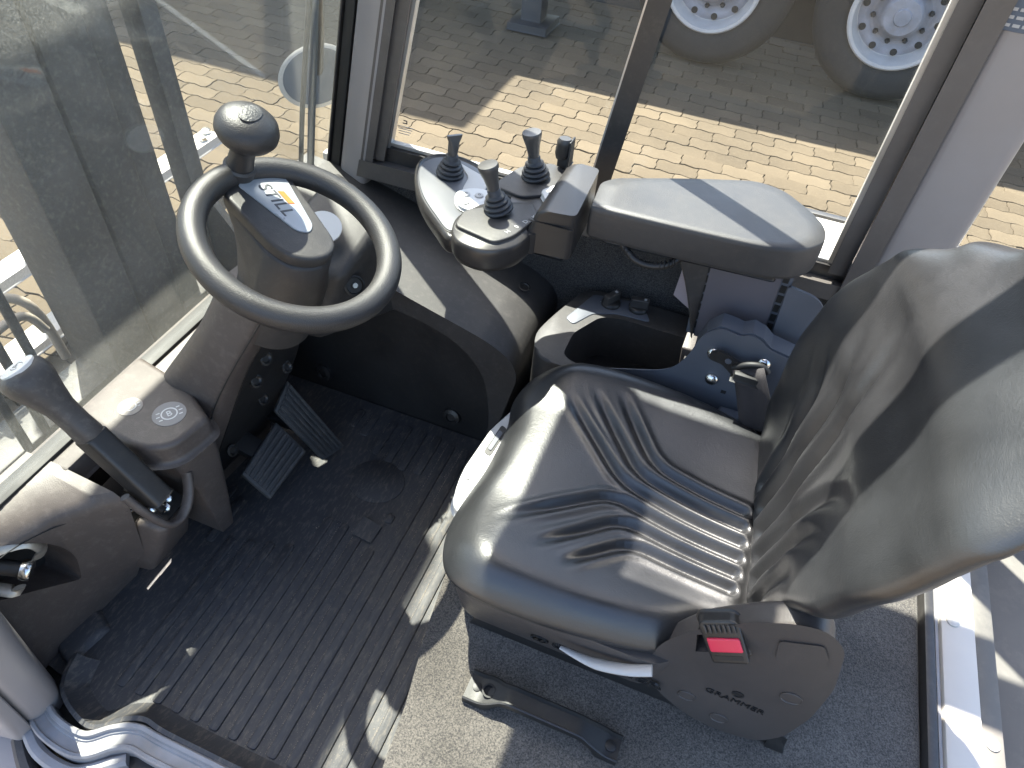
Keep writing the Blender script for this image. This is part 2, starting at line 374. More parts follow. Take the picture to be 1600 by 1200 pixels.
# ================================================================= PARKED TRAILER (through the side window)
tr = thing('semi_trailer', 'dark trailer with two pale steel wheels, parked beyond the side window', 'trailer', (0.62, 5.3, GZ))
def truck_wheel(cx, cy, cz):
    n = (0, -1, 0); o = (cx, cy, cz)
    t = lathe('wheel', [(.285, -.02), (.30, .0), (.33, .012), (.42, .03), (.47, .012), (.495, -.03), (.50, -.09), (.50, -.26), (.47, -.29), (.3, -.28)], o, n, TYRE, tr, 56, cap=False)
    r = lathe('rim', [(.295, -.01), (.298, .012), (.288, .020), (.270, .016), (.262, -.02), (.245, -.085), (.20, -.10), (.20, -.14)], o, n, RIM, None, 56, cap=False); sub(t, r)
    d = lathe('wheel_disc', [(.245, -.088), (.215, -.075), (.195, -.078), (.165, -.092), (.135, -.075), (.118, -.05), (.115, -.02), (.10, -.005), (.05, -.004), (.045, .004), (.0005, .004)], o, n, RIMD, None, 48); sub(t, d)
    for k in range(10):
        a = 2 * math.pi * (k + .3) / 10
        p = Vector((cx + .158 * math.cos(a), cy, cz + .158 * math.sin(a)))
        b = lathe('wheel_nut', [(.016, -.095), (.016, -.07), (.010, -.062), (.010, -.05)], p, n, TRL, None, 6); sub(t, b)
        a += .314; p = Vector((cx + .217 * math.cos(a), cy, cz + .217 * math.sin(a)))
        b = lathe('hand_hole', [(.020, -.085), (.021, -.0735), (.016, -.0735)], p, n, TYRE, None, 14); sub(t, b)
    return t
for cx in (0.621, -0.50): truck_wheel(cx, 5.02, .05)
box('axle', (-.58, 5.3, -.03), (-.44, 7.3, .11), TRL, tr); box('axle', (.55, 5.3, -.03), (.69, 7.3, .11), TRL, tr)
box('dark_backing_sheet', (-3.0, 5.42, -.32), (4.1, 5.45, .92), TRL, tr, .005)  # added dark sheet, hides the sunlit ground beyond the wheels
box('chassis_beam', (-5.0, 5.55, .45), (4.0, 5.7, .85), TRL, tr, .01)
box('flat_bed', (-3.1, 4.85, .92), (4.2, 7.4, 1.16), TRL, tr, .02)
box('cargo_body', (-8.2, 4.85, .92), (-3.12, 7.4, 3.3), TRL, tr, .02)
for cx in (0.621, -0.50):
    pts = [(cx + .58 * math.cos(R(a)), .05 + .58 * math.sin(R(a))) for a in range(10, 171, 8)] + [(cx + .57 * math.cos(R(a)), .05 + .57 * math.sin(R(a))) for a in range(170, 9, -8)]
    prism_y('mudguard', pts, 4.98, 5.36, TRL, tr)
box('side_guard_rail', (-4.6, 4.9, .1), (-1.5, 4.94, .24), TRL, tr); box('side_guard_rail', (-4.6, 4.9, .42), (-1.5, 4.94, .56), TRL, tr)
box('landing_leg', (-1.75, 4.98, GZ + .06), (-1.6, 5.12, .95), TRL, tr, .008); box('landing_foot', (-1.82, 4.9, GZ + .01), (-1.53, 5.2, GZ + .06), TRL, tr, .006)

# ================================================================= LIFT MAST and load guard (ahead of the windscreen)
ms = thing('lift_mast', 'dark dusty steel lift mast standing ahead of the windscreen', 'mast', (-1.6, 1.2, -.35))
def ibeam(name, x0, x1, y0, y1, z0, z1):
    t = .03; xm = (x0 + x1) / 2
    pts = [(x0, y0), (x1, y0), (x1, y0 + t), (xm + t / 2, y0 + t), (xm + t / 2, y1 - t), (x1, y1 - t), (x1, y1), (x0, y1), (x0, y1 - t), (xm - t / 2, y1 - t), (xm - t / 2, y0 + t), (x0, y0 + t)]
    return prism(name, pts, z0, z1, STEEL, ms, .004, 2)
box('carriage_upright', (-1.72, 1.00, -.3), (-1.54, 1.15, 1.30), STEEL, ms, .01)
box('carriage_upright', (-1.70, 1.155, -.3), (-1.535, 1.30, 1.25), STEEL, ms, .012)
box('lift_cylinder', (-1.70, 1.305, -.3), (-1.58, 1.44, 1.2), STEEL, ms, .05)
box('outer_upright', (-1.64, 1.50, -.35), (-1.57, 1.565, 2.8), STEEL, ms, .006)
box('outer_upright', (-1.72, .20, -.35), (-1.50, .30, 2.8), STEEL, ms, .006)
box('unseen_shade_beam', (-1.69, .12, 2.22), (-1.645, 1.86, 2.92), STEEL, ms, .01)  # added out of view, sized and widened to keep sun off the floor mat
box('bottom_crossbeam', (-1.70, .30, -.34), (-1.56, 1.50, -.14), STEEL, ms, .01)
prism_y('foot_gusset', [(-1.57, -.34), (-1.20, -.34), (-1.57, .22)], 1.515, 1.545, STEEL, ms, .003)
for k, yy in enumerate((.66, .72, .78)): tube('lift_hose', [(-1.52, yy, -.1), (-1.50, yy, .6), (-1.60, yy, 2.1)], .012, STEEL, ms, 10, n=4)
lg = thing('load_guard', 'pale grey load guard bars standing on a plate ahead of the mast', 'load guard', (-2.3, 1.8, -.2))
box('base_plate', (-2.36, .6, -.24), (-2.26, 2.42, -.20), WHITE, lg, .006)
box('base_plate', (-2.16, .7, -.36), (-2.06, 1.62, -.33), WHITE, lg, .006)
for yy in (1.10, 1.40, 1.575): box('guard_bar', (-2.34, yy - .022, -.2), (-2.28, yy + .022, 1.6), STEEL, lg, .004)
for k, xx in enumerate((-2.29, -2.32)):
    lathe('bolt_head', [(.02, 0), (.02, .018), (.014, .022)], (xx, 2.33 + .06 * k, -.2), Z, CHR, lg, 6)
# hoses at the foot of the windscreen
hs = thing('hydraulic_hoses', 'tan hydraulic hoses bundled outside the foot of the windscreen', 'hoses', (-1.75, .85, .0))
tube('hose', [(-1.80, .52, .00), (-1.78, .68, .03), (-1.80, .82, .09), (-1.80, .93, .10), (-1.76, .985, .04), (-1.74, .99, -.15)], .014, HOSE, hs, 10, n=6)
tube('hose', [(-1.74, .52, -.03), (-1.72, .68, .0), (-1.75, .82, .05), (-1.75, .94, .05), (-1.73, .97, -.02)], .013, HOSE, hs, 10, n=6)
box('hose_clamp', (-1.82, .77, .03), (-1.72, .80, .10), LGREY, hs, .004)
cw = thing('front_cowl', 'dark dusty cowl below the windscreen outside', 'cowl', (-1.2, .8, 0))
hexa('cowl_panel', [(-1.5, .1, -.35), (-1.06, .1, -.35), (-1.06, 1.4, -.35), (-1.5, 1.4, -.35)], [(-1.34, .1, .05), (-1.06, .1, .30), (-1.06, 1.4, .30), (-1.34, 1.4, .05)], STEEL, cw, .01)

# ================================================================= CAB FRAME
cab = thing('cab_frame', 'light grey painted cab frame with pillars, sills and roof round the seat', 'cab', (0, .8, 0))
YW = 1.38
def lean(z, x0=-.958): return x0 + .225 * (z - .465)
def pillar(name, sec, z0, z1, m):           # sec: plan outline at z=.465, leaning back like the windscreen
    lo = [[Vector((x + .225 * (z - .465), y, z)) for x, y in sec] for z in (z0, z0 + .3, z0 + .7, z1)]
    return loft(name, lo, m, cab)
pillar('front_pillar', rpoly([(-.940, 1.36), (-.852, 1.330), (-.842, 1.43), (-.94, 1.47)], .018, 4), .36, 1.78, GREY)
pillar('pillar_seal', rpoly([(-.972, 1.375), (-.941, 1.362), (-.941, 1.46), (-.972, 1.47)], .004, 2), .36, 1.78, SEAL)
pillar('pillar_seal', rpoly([(-.982, 1.372), (-.976, 1.372), (-.976, 1.45), (-.982, 1.45)], .002, 2), .36, 1.78, BLK)
# left front pillar at the door
lo = []
for z in (-.02, .05, .3, .8, 1.78):
    dx = .20 * z
    lo.append([Vector((x + dx, y, z)) for x, y in rpoly([(-.985, .115), (-.905, .13), (-.89, .185), (-.955, .215), (-1.02, .205)], .022, 4)])
loft('door_pillar', lo, GREY, cab)
lo = []
for z in (-.02, .05, .3, .8, 1.78):
    dx = .20 * z
    lo.append([Vector((x + dx, y, z)) for x, y in rpoly([(-1.00, .085), (-.915, .10), (-.905, .128), (-.985, .113)], .01, 3)])
loft('door_seal_flange', lo, GREY, cab)
# rear right pillar
prism('rear_pillar', rpoly([(.300, 1.335), (.425, 1.335), (.425, 1.44), (.300, 1.44)], .02, 4), .15, 1.78, GREY, cab)
box('pillar_plate', (.297, 1.3328, 1.088), (.345, 1.3350, 1.16), DGREY, cab, .0005)
for k in range(3):
    for j in range(3):
        box('plate_print', (.302 + .0135 * j, 1.3320, 1.094 + .011 * k), (.312 + .0135 * j, 1.3329, 1.0985 + .011 * k), LGREY, cab, 0)
# lower side wall with carpet lining
prism_y('wall_lining', [(-.98, .18), (.60, .18), (.60, .545), (-.86, .53), (-.98, .50)], 1.365, 1.385, CARPD, cab, .002)
box('outer_panel', (-1.0, 1.40, -.3), (.9, 1.43, .52), WHITE, cab, .004)
box('body_ledge', (.02, 1.432, .25), (1.6, 1.885, .42), WHITE, cab, .008)
box('ledge_gasket', (.02, 1.87, .420), (1.6, 1.892, .428), BLK, cab, .002)
# roof guard: front header, side header, panel, rear header
box('front_header', (-.72, .08, 1.74), (-.57, 1.44, 1.82), GREY, cab, .012)
box('side_header', (-.70, 1.30, 1.745), (.80, 1.44, 1.825), GREY, cab, .012)
box('door_header', (-.60, .06, 1.742), (.80, .16, 1.822), GREY, cab, .012)
for a, b in (((-.58, .14), (-.30, 1.09)), ((.30, .14), (.78, 1.09)), ((-.299, .14), (.299, .70)), ((-.299, 1.0), (.299, 1.09))):
    box('roof_panel', (a[0], a[1], 1.775), (b[0], b[1], 1.80), BLK, cab, .004)
box('roof_pane', (-.31, .69, 1.802), (.31, 1.01, 1.807), GSIDE, cab, 0)
box('rear_header', (.70, .08, 1.743), (.82, 1.43, 1.823), GREY, cab, .012)
# rear sill
box('rear_trim', (.578, .0, .205), (.596, 1.36, .236), BLK, cab, .003)
box('rear_trim', (.598, .0, .20), (.604, 1.36, .232), SILV, cab, .001)
box('rear_sill', (.606, -.05, .05), (.668, 1.36, .238), WHITE, cab, .006)
box('rear_flange', (.670, -.05, .05), (.706, 1.36, .228), DUSTY, cab, .004)
for (bx, by) in ((.627, .88), (.627, 1.2), (.685, .675), (.685, 1.1)):
    lathe('sill_bolt', [(.012, 0), (.012, .004), (.009, .006)], (bx, by, .237 if bx < .66 else .227), Z, WHITE, cab, 20)
box('rear_cover', (.708, -.3, -.2), (1.5, 1.30, .16), DUSTY, cab, .01)
lo = [[Vector((x, y, z)) for x, y in rpoly([(.62, 1.30), (.74, 1.30), (.74, 1.43), (.62, 1.43)], .02, 4)] for z in (.2, 1.78)]
loft('corner_pillar', lo, GREY, cab)
box('firewall', (-1.075, .10, -.06), (-1.052, 1.40, .335), PLD, cab, .003)
# ---------------------------------------------------------------- sliding side window
sw = thing('sliding_window', 'black framed sliding side window in two dusty panes behind the armrest', 'window', (-.25, YW, .54))
prism_y('bottom_rail', [(-.855, .532), (.300, .545), (.300, .575), (-.845, .570)], 1.33, 1.40, FRAME, sw, .004)
prism_y('guide_rail', [(-.838, .572), (.292, .576), (.292, .600), (-.83, .603)], 1.358, 1.398, BLK, sw, .003)
prism_y('guide_strip', [(-.79, .606), (.235, .600), (.235, .606), (-.79, .612)], 1.372, 1.39, ALU, sw, .001)
prism_y('front_stile', [(-.852, .532), (-.828, .532), (-.553, 1.752), (-.577, 1.752)], 1.335, 1.40, FRAME, sw, .004)
prism_y('stile_seal', [(-.827, .58), (-.815, .58), (-.543, 1.752), (-.552, 1.752)], 1.350, 1.40, SEAL, sw, .001)
prism_y('front_stile', [(-.814, .58), (-.793, .58), (-.52, 1.752), (-.542, 1.752)], 1.345, 1.40, FRAME, sw, .004)
prism_y('front_stile', [(-.800, .600), (-.785, .600), (-.51, 1.752), (-.526, 1.752)], 1.365, 1.39, ALU, sw, .002)
prism_y('rear_stile', [(.268, .532), (.300, .532), (.300, 1.752), (.268, 1.752)], 1.325, 1.40, FRAME, sw, .004)
prism_y('rear_stile', [(.236, .598), (.262, .598), (.262, 1.752), (.236, 1.752)], 1.345, 1.40, FRAME, sw, .004)
prism_y('rear_gasket', [(.228, .598), (.235, .598), (.235, 1.752), (.228, 1.752)], 1.37, 1.392, ALU, sw, .001)
prism_y('divider', [(-.296, .598), (-.262, .598), (-.105, 1.752), (-.139, 1.752)], 1.358, 1.398, BLK, sw, .004)
prism_y('divider_trim', [(-.303, .598), (-.2965, .598), (-.1395, 1.752), (-.146, 1.752)], 1.362, 1.392, ALU, sw, .001)
prism_y('front_pane', [(-.80, .60), (-.27, .60), (-.11, 1.75), (-.54, 1.75)], 1.380, 1.384, GSIDE, sw)
prism_y('rear_pane', [(-.29, .60), (.25, .60), (.25, 1.75), (-.13, 1.75)], 1.387, 1.391, GSIDE, sw)
lathe('pane_stop', [(.012, 0), (.012, .012), (.008, .014), (.008, .004), (.0005, .004)], (.165, 1.383, .64), (0, -1, .2), ALU, sw, 20)
for (px, nm) in ((-.765, 0), (-.245, 1)):
    zz = .665 if nm == 0 else .655
    fr = frame_prism('glass_mark', [(0, 0), (.012, 0), (.012, .009), (.0025, .009), (.0025, .0065), (.0095, .0065), (.0095, .0025), (0, .0025)], (px + .012, 1.3785 if nm == 0 else 1.3855, zz), X, Z, Y, 0, .0006, PRINT, sw)
    for r_ in range(4):
        box('glass_print', (px, 1.3786 if nm == 0 else 1.3856, zz - .008 - .006 * r_), (px + .04 - .004 * r_, 1.3791 if nm == 0 else 1.3861, zz - .0065 - .006 * r_), LGREY, sw, 0)
qw = thing('quarter_window', 'fixed rear quarter window between the grey pillars', 'window', (.53, YW, .52))
prism_y('pane', [(.42, .50), (.63, .50), (.63, 1.75), (.42, 1.75)], 1.385, 1.389, GSIDE, qw)
prism_y('bottom_rail', [(.426, .47), (.62, .47), (.62, .515), (.426, .515)], 1.36, 1.41, BLK, qw, .003)
# ---------------------------------------------------------------- windscreen
ws = thing('windscreen', 'large dusty front windscreen leaning back above the dashboard', 'windscreen', (-1.0, .8, .38))
def wx(z): return -.995 + .225 * (z - .395)
hexa('pane', [(wx(.33) - .004, .13, .33), (wx(.33), .13, .33), (wx(.33), 1.40, .33), (wx(.33) - .004, 1.40, .33)],
     [(wx(1.76) - .004, .13, 1.76), (wx(1.76), .13, 1.76), (wx(1.76), 1.40, 1.76), (wx(1.76) - .004, 1.40, 1.76)], GWIND, ws, 0)
box('bottom_seal', (-1.020, .13, .352), (-.985, 1.40, .392), SEAL, ws, .003)
# mirror outside, wiper
mr_ = thing('wing_mirror', 'pale rimmed wing mirror seen through the edge of the windscreen', 'mirror', (-1.12, 1.62, .62))
a_, b_, n_ = basis((.75, -.55, .35))
lathe('housing', [(.02, -.05), (.06, -.04), (.075, -.01), (.078, .0), (.070, .004)], (-1.14, 1.62, .60), (.55, -.8, .25), WHITE, mr_, 32, 1.0, 1.35)
lathe('mirror_glass', [(.068, .003), (.068, .006)], (-1.14, 1.62, .60), (.55, -.8, .25), DGREY, mr_, 32, 1.0, 1.35)
tube('mirror_arm', [(-1.14, 1.63, .60), (-1.10, 1.60, .72), (-1.02, 1.50, .86), (-.95, 1.46, .90)], .012, BLK, mr_, 10, n=5)
wp = thing('windscreen_wiper', 'dark wiper strip standing upright near the right windscreen edge', 'wiper', (-1.05, 1.30, .4))
tube('wiper_blade', [(wx(.40) - .02, 1.335, .40), (wx(.7) - .02, 1.315, .70), (wx(1.1) - .02, 1.29, 1.1)], .009, DGREY, wp, 8, n=3)
tube('wiper_arm', [(wx(.40) - .035, 1.31, .38), (wx(.7) - .03, 1.285, .68), (wx(.95) - .025, 1.29, .95)], .006, BLK, wp, 8, n=3)

# ================================================================= DOOR THRESHOLD
th = thing('door_threshold', 'worn silver door threshold bending round the lower left corner', 'threshold', (-.6, .16, 0))
TP = [(-.93, .165, 0), (-.87, .138, 0), (-.795, .134, 0), (-.752, .165, 0), (-.715, .181, 0), (-.66, .180, 0), (-.50, .180, 0), (-.2, .180, 0), (.3, .180, 0)]
sweep('rail', TP, [(-.024, -.05), (-.024, .016), (-.021, .0205), (-.016, .0205), (-.014, .0165), (.003, .0165), (.005, .0205), (.009, .021), (.0105, .029), (.017, .031), (.020, .028), (.020, -.05)], SILV, th, n=8, ang=28)
TP2 = [(-.94, .135, 0), (-.87, .098, 0), (-.79, .094, 0), (-.745, .125, 0), (-.715, .148, 0)]
sweep('outer_rail', TP2, [(-.012, -.06), (-.012, -.006), (-.006, 0.0), (.006, 0.0), (.012, -.006), (.012, -.06)], SILV, th, n=8, ang=28)
TP3 = [(-.935, .105, -.03), (-.86, .062, -.03), (-.775, .066, -.03), (-.725, .11, -.03), (-.69, .135, -.03), (-.50, .134, -.03), (-.2, .134, -.03)]
sweep('rubber_seal', TP3, [(-.014, -.03), (-.014, .0), (-.006, .010), (.006, .010), (.014, 0), (.014, -.03)], PL, th, n=8, ang=50)
for k in range(22):
    f = k / 21; xx = -.80 + .10 * f; yy = .058 + (.065 * f ** 1.3)
    box('seal_slot', (xx - .0012, yy - .012, -.052), (xx + .0012, yy - .004, -.028), SEAL, th, 0)
box('sill_plate', (-.69, -.06, -.075), (.4, .112, -.055), PL, th, .004)
fd = thing('side_fender', 'grey painted fender below the door at the lower left corner', 'fender', (-.95, .0, -.3))
loft('fender_shell', [[Vector((x, y, z)) for x, y in rpoly([(-1.45, -.25), (-.74, -.25), (-.78, .03), (-.86, .095), (-.97, .125), (-1.45, .15)], .03, 4)] for z in (-.40, -.17, -.155)], GREY, fd)
tube('fender_edge', [(-1.02, .135, -.10), (-.945, .10, -.09), (-.87, .075, -.10), (-.80, .03, -.12)], .016, SILV, fd, 10, n=6)
lathe('rust_spot', [(.009, 0), (.009, .002)], (-.905, .073, -.156), Z, mat('rust', (.25, .07, .03), .9), fd, 14, 1.0, .6)

# ================================================================= FLOOR MAT
fm = thing('floor_mat', 'black ribbed rubber floor mat littered with dry dirt', 'floor mat', (-.6, .65, 0))
edge = [(-.24, .20), (-.24, 1.095), (-1.03, 1.095), (-1.03, .235), (-.905, .215), (-.875, .178), (-.80, .158), (-.755, .192), (-.715, .206), (-.66, .203)]
prism('mat_sheet', edge, -.02, 0.0, RUB, fm, 0)
sweep('raised_lip', [(-.912, .26, 0), (-.885, .200, 0), (-.80, .170, 0), (-.752, .203, 0), (-.715, .217, 0), (-.66, .213, 0), (-.5, .212, 0), (-.24, .212, 0)],
      [(-.014, -.01), (-.012, .030), (-.004, .032), (.010, .012), (.030, .0005), (.030, -.01)], RUB, fm, n=8, ang=60)
prism('floor_pan', [(-1.05, .12), (.6, .12), (.6, 1.40), (-1.05, 1.40)], -.06, -.021, PLD, fm, 0)
def rib(x, y0, y1, wd=.021):
    pts = rpoly([(x - wd / 2, y0), (x + wd / 2, y0), (x + wd / 2, y1), (x - wd / 2, y1)], .007, 3)
    return prism('rib', pts, -.0005, .0042, RUB, fm, .0022, 2, only='top')
xs = [-.815 + .0425 * i for i in range(13)]
RIBS = []
for i, x in enumerate(xs):
    if x < -.66:   segs = [(.245, .60 + (x + .815) * .3)]
    elif x < -.49: segs = [(.245, .735), (.945 + (x + .66) * -.2, 1.06)]
    else:          segs = [(.245, 1.05)]
    if i == 7: segs = [(.245, .70), (.775, .80), (.93, 1.06)]
    for a, b in segs: rib(x, a, b); RIBS.append((x, a, b))
for x, a, b in ((-.90, .605, .72), (-.862, .575, .70), (-.70, .985, 1.06), (-.742, 1.0, 1.06)): rib(x, a, b); RIBS.append((x, a, b))
prism('heel_pad', [(-.597 + .070 * math.cos(t * math.pi / 16) * (1 if math.cos(t * math.pi / 16) > 0 else 1), .872 + .062 * math.sin(t * math.pi / 16)) for t in range(32)], -.0005, .0022, RUB, fm, .0012, 2, only='top')
hexa('lifted_flap', [(-.575, .715, .0008), (-.525, .712, .0045), (-.522, .760, .0045), (-.572, .765, .0008)], [(-.575, .715, .010), (-.525, .712, .0065), (-.522, .760, .0065), (-.572, .765, .012)], RUB, fm, 0)
cb = bmesh.new()
def crumb(px, py, z0, s_):
    a0 = random.uniform(0, 6); e = random.uniform(.7, 1.8)
    vv = [cb.verts.new((px + s_ * math.cos(a0 + 1.57 * q) * (e if q % 2 else 1), py + s_ * math.sin(a0 + 1.57 * q), z0)) for q in range(4)]
    tp = cb.verts.new((px + s_ * .2, py, z0 + s_ * .8))
    for q in range(4): cb.faces.new((vv[q], vv[(q + 1) % 4], tp))
    cb.faces.new(vv)
wgt = [(b - a) * (.35 if x < -.62 else 1.0) for x, a, b in RIBS]
for k in range(9000):
    x, a, b = random.choices(RIBS, wgt)[0]; py = random.uniform(a, b)
    dens = .5 + .5 * math.sin(py * 9 + x * 30)
    if random.random() > .25 + .75 * dens: continue
    r_ = random.random()
    if r_ < .68: crumb(x - .0118 - abs(random.gauss(0, .0007)), py, .0002, random.uniform(.00025, .0007))
    elif r_ < .80: crumb(x + .0118 + abs(random.gauss(0, .0009)), py, .0002, random.uniform(.0003, .0006))
    else: crumb(x - .021 + random.gauss(0, .0035), py, .0002, random.uniform(.0002, .0006))
for px, py, s_ in ((-.725, .345, .0035), (-.735, .50, .0025), (-.60, .63, .0018), (-.70, .28, .002), (-.66, .70, .0015), (-.81, .56, .0012)): crumb(px, py, .0003, s_)
cr = bm_obj('dirt_crumbs', cb, mat('dry_dirt', (.30, .25, .185), .95), None, 30); tag(cr, 'dry dirt crumbs caught along the ribs of the floor mat', 'dirt', kind='stuff')

# ================================================================= CARPETED HOOD under the seat
hd = thing('engine_hood', 'raised hood under the seat covered in speckled grey carpet', 'hood', (.15, .7, 0))
HP = [(-.30, 1.36), (-.30, .80), (-.293, .66), (-.272, .50), (-.246, .36), (-.234, .25), (-.232, .10), (-.232, -.05), (.577, -.05), (.577, 1.36)]
prism('carpet_cover', HP, .02, .22, CARP, hd, .012, 3, only='top')
HANDLE = thing('grab_handle', 'black plastic grab handle bolted to the carpet beside the seat', 'handle', (-.03, .43, .22))
hu = Vector((.252, -.002, 0)).normalized(); hv = Vector((-hu.y, hu.x, 0)); ho = Vector((-.158, .428, .22))
prof = rpoly([(-.004, -.020), (.035, -.022), (.058, -.012), (.20, -.011), (.232, -.016), (.262, -.016), (.258, .016), (.235, .020), (.20, .013), (.058, .016), (.035, .026), (.0, .022)], .008, 3)
zt = lambda u: .016 + .026 * max(0, min(1, (u - .02) / .05)) * max(0, min(1, (.245 - u) / .05))
bmh = bmesh.new(); A_ = []; B_ = []
us = [i / 30 * .266 - .004 for i in range(31)]
loops = []
for u in us:
    hw = .026 if u < .035 else (.026 + (.0175 - .026) * min(1, (u - .035) / .025)) if u < .2 else .0175 + (.022 - .0175) * min(1, (u - .2) / .03)
    zc = zt(u); th_ = .014
    zb = 0 if (u < .045 or u > .225) else zc - th_
    c0 = ho + hu * u
    ring = [(-hw, zb), (hw, zb), (hw, zc), (hw - .0025, zc + .001), (hw - .0055, zc - .006), (-hw + .0055, zc - .006), (-hw + .0025, zc + .001), (-hw, zc)]
    loops.append([c0 + hv * a + Vector((0, 0, b)) for a, b in ring])
loft('grip', loops, PLD, HANDLE, True, 30)
lathe('screw_well', [(.011, -.004), (.012, .003), (.009, .003), (.009, -.003), (.0005, -.003)], ho + hu * .034 + Vector((0, 0, .0195)), Z, SEAL, HANDLE, 20)
lathe('screw_cap', [(.008, -.004), (.008, .0015), (.0065, .002)], ho + hu * .012 + hv * .002 + Vector((0, 0, .0102)), Z, PLD, HANDLE, 20)
lathe('screw_cap', [(.009, -.004), (.009, .003), (.006, .004)], ho + hu * .247 + Vector((0, 0, .0105)), Z, PLD, HANDLE, 20)

# ================================================================= SEAT
seat = thing('driver_seat', 'black leather driver seat with ribbed cushion and backrest', 'seat', (0, .77, .22))
OUT = crom([(.24, .60), (.17, .56), (.10, .515), (.0, .496), (-.10, .486), (-.19, .487), (-.245, .517), (-.272, .58), (-.277, .65), (-.266, .745), (-.268, .85), (-.280, .92), (-.255, .99), (-.19, 1.032), (-.07, 1.052), (.07, 1.042), (.19, 1.01), (.25, .97), (.275, .80)], 20)
def resample(P, n):
    L_ = [0.0]
    for a, b in zip(P, P[1:] + P[:1]): L_.append(L_[-1] + (b - a).length)
    out = []; k = 0
    for i in range(n):
        t = L_[-1] * i / n
        while L_[k + 1] < t: k += 1
        f = (t - L_[k]) / max(1e-9, L_[k + 1] - L_[k]); out.append(P[k].lerp(P[(k + 1) % len(P)], f))
    return out
OUT = resample([Vector((q[0], q[1], 0)) for q in OUT], 620)
GR = [[(.186, .804), (.020, .838), (-.090, .975)], [(.188, .772), (-.004, .808), (-.140, .962)], [(.189, .740), (-.028, .778), (-.190, .936)],
      [(.189, .708), (-.034, .742), (-.205, .602)], [(.188, .676), (-.004, .702), (-.135, .578)], [(.186, .644), (.018, .662), (-.080, .566)]]
def seg_d(px, py, a, b):
    vx, vy = b[0] - a[0], b[1] - a[1]; l2 = vx * vx + vy * vy
    t = ((px - a[0]) * vx + (py - a[1]) * vy) / l2; tc = max(0, min(1, t))
    dx, dy = px - a[0] - tc * vx, py - a[1] - tc * vy
    return math.hypot(dx, dy), tc
def bend(l, r=.035):
    a, b, c = [Vector(v) for v in l]; p = b + (a - b).normalized() * r; q = b + (c - b).normalized() * r
    mid = [p * (1 - t) ** 2 + b * 2 * t * (1 - t) + q * t * t for t in (0, .2, .4, .6, .8, 1)]
    pts = [a.lerp(p, k / 4) for k in range(4)] + mid + [q.lerp(c, k / 4) for k in range(1, 5)]
    return [(v.x, v.y) for v in pts]
GRS = [bend(l) for l in GR]
def sm(a, b, x):
    t = max(0, min(1, (x - a) / (b - a))); return t * t * (3 - 2 * t)
def smn(a, b, x):
    t = np.clip((x - a) / (b - a), 0, 1); return t * t * (3 - 2 * t)
def groove(px, py, lines, wd, dep, fade=.25):
    h = np.zeros_like(px)
    for ln in lines:
        best = np.full_like(px, 9.0); bt = np.zeros_like(px); n = len(ln) - 1
        for i in range(n):
            (ax_, ay_), (bx_, by_) = ln[i], ln[i + 1]; vx, vy = bx_ - ax_, by_ - ay_
            t = np.clip(((px - ax_) * vx + (py - ay_) * vy) / (vx * vx + vy * vy), 0, 1)
            d = np.hypot(px - ax_ - t * vx, py - ay_ - t * vy); m_ = d < best
            best = np.where(m_, d, best); bt = np.where(m_, (i + t) / n, bt)
        f = 1 - smn(1 - fade, 1, bt)
        h += f * (-dep * np.exp(-(best / wd) ** 2) + dep * .5 * np.exp(-((best - wd * 1.8) / (wd * .95)) ** 2))
    return h
def hseat(x, y):
    v = (y - .77) / .27
    h = .448 + .020 * smn(.35, .95, np.abs(v)) - .018 * np.exp(-((x - .10) / .13) ** 2 - (v / .55) ** 2)
    h = h + .010 * smn(.0, -.2, x) - .022 * smn(-.17, -.29, x)
    h = h + groove(x, y, GRS, .0085, .0085, .22)
    rim_ = np.where(np.abs(y - .72) < .085, 1.0, np.exp(-((np.abs(y - .72) - .085) / .02) ** 2))
    return h - .006 * np.exp(-((x - .212) / .012) ** 2) * rim_
cx0 = Vector((-.01, .765, 0)); rings = 104
OX = np.array([q.x for q in OUT]); OY = np.array([q.y for q in OUT])
bm = bmesh.new(); rows = []
for k in range(rings + 1):
    rho = max(k, .02) / rings; drop = .046 * max(0, (rho - .78) / .22) ** 2.6
    px = cx0.x + (OX - cx0.x) * rho; py = cx0.y + (OY - cx0.y) * rho; pz = hseat(px, py) - drop
    rows.append([bm.verts.new(p) for p in zip(px.tolist(), py.tolist(), pz.tolist())])
HE = hseat(OX, OY)
for sc_, dz in ((1.004, .051), (1.003, .056), (.995, .061), (.975, .064), (.93, .065)):
    px = cx0.x + (OX - cx0.x) * sc_; py = cx0.y + (OY - cx0.y) * sc_
    rows.append([bm.verts.new(p) for p in zip(px.tolist(), py.tolist(), (HE - dz).tolist())])
n = len(OUT)
bm.faces.new(rows[0])
for a, b in zip(rows, rows[1:]):
    for i in range(n): bm.faces.new((a[i], b[i], b[(i + 1) % n], a[(i + 1) % n]))
bm.faces.new(rows[-1])
bm_obj('cushion', bm, LEA, seat, 70)
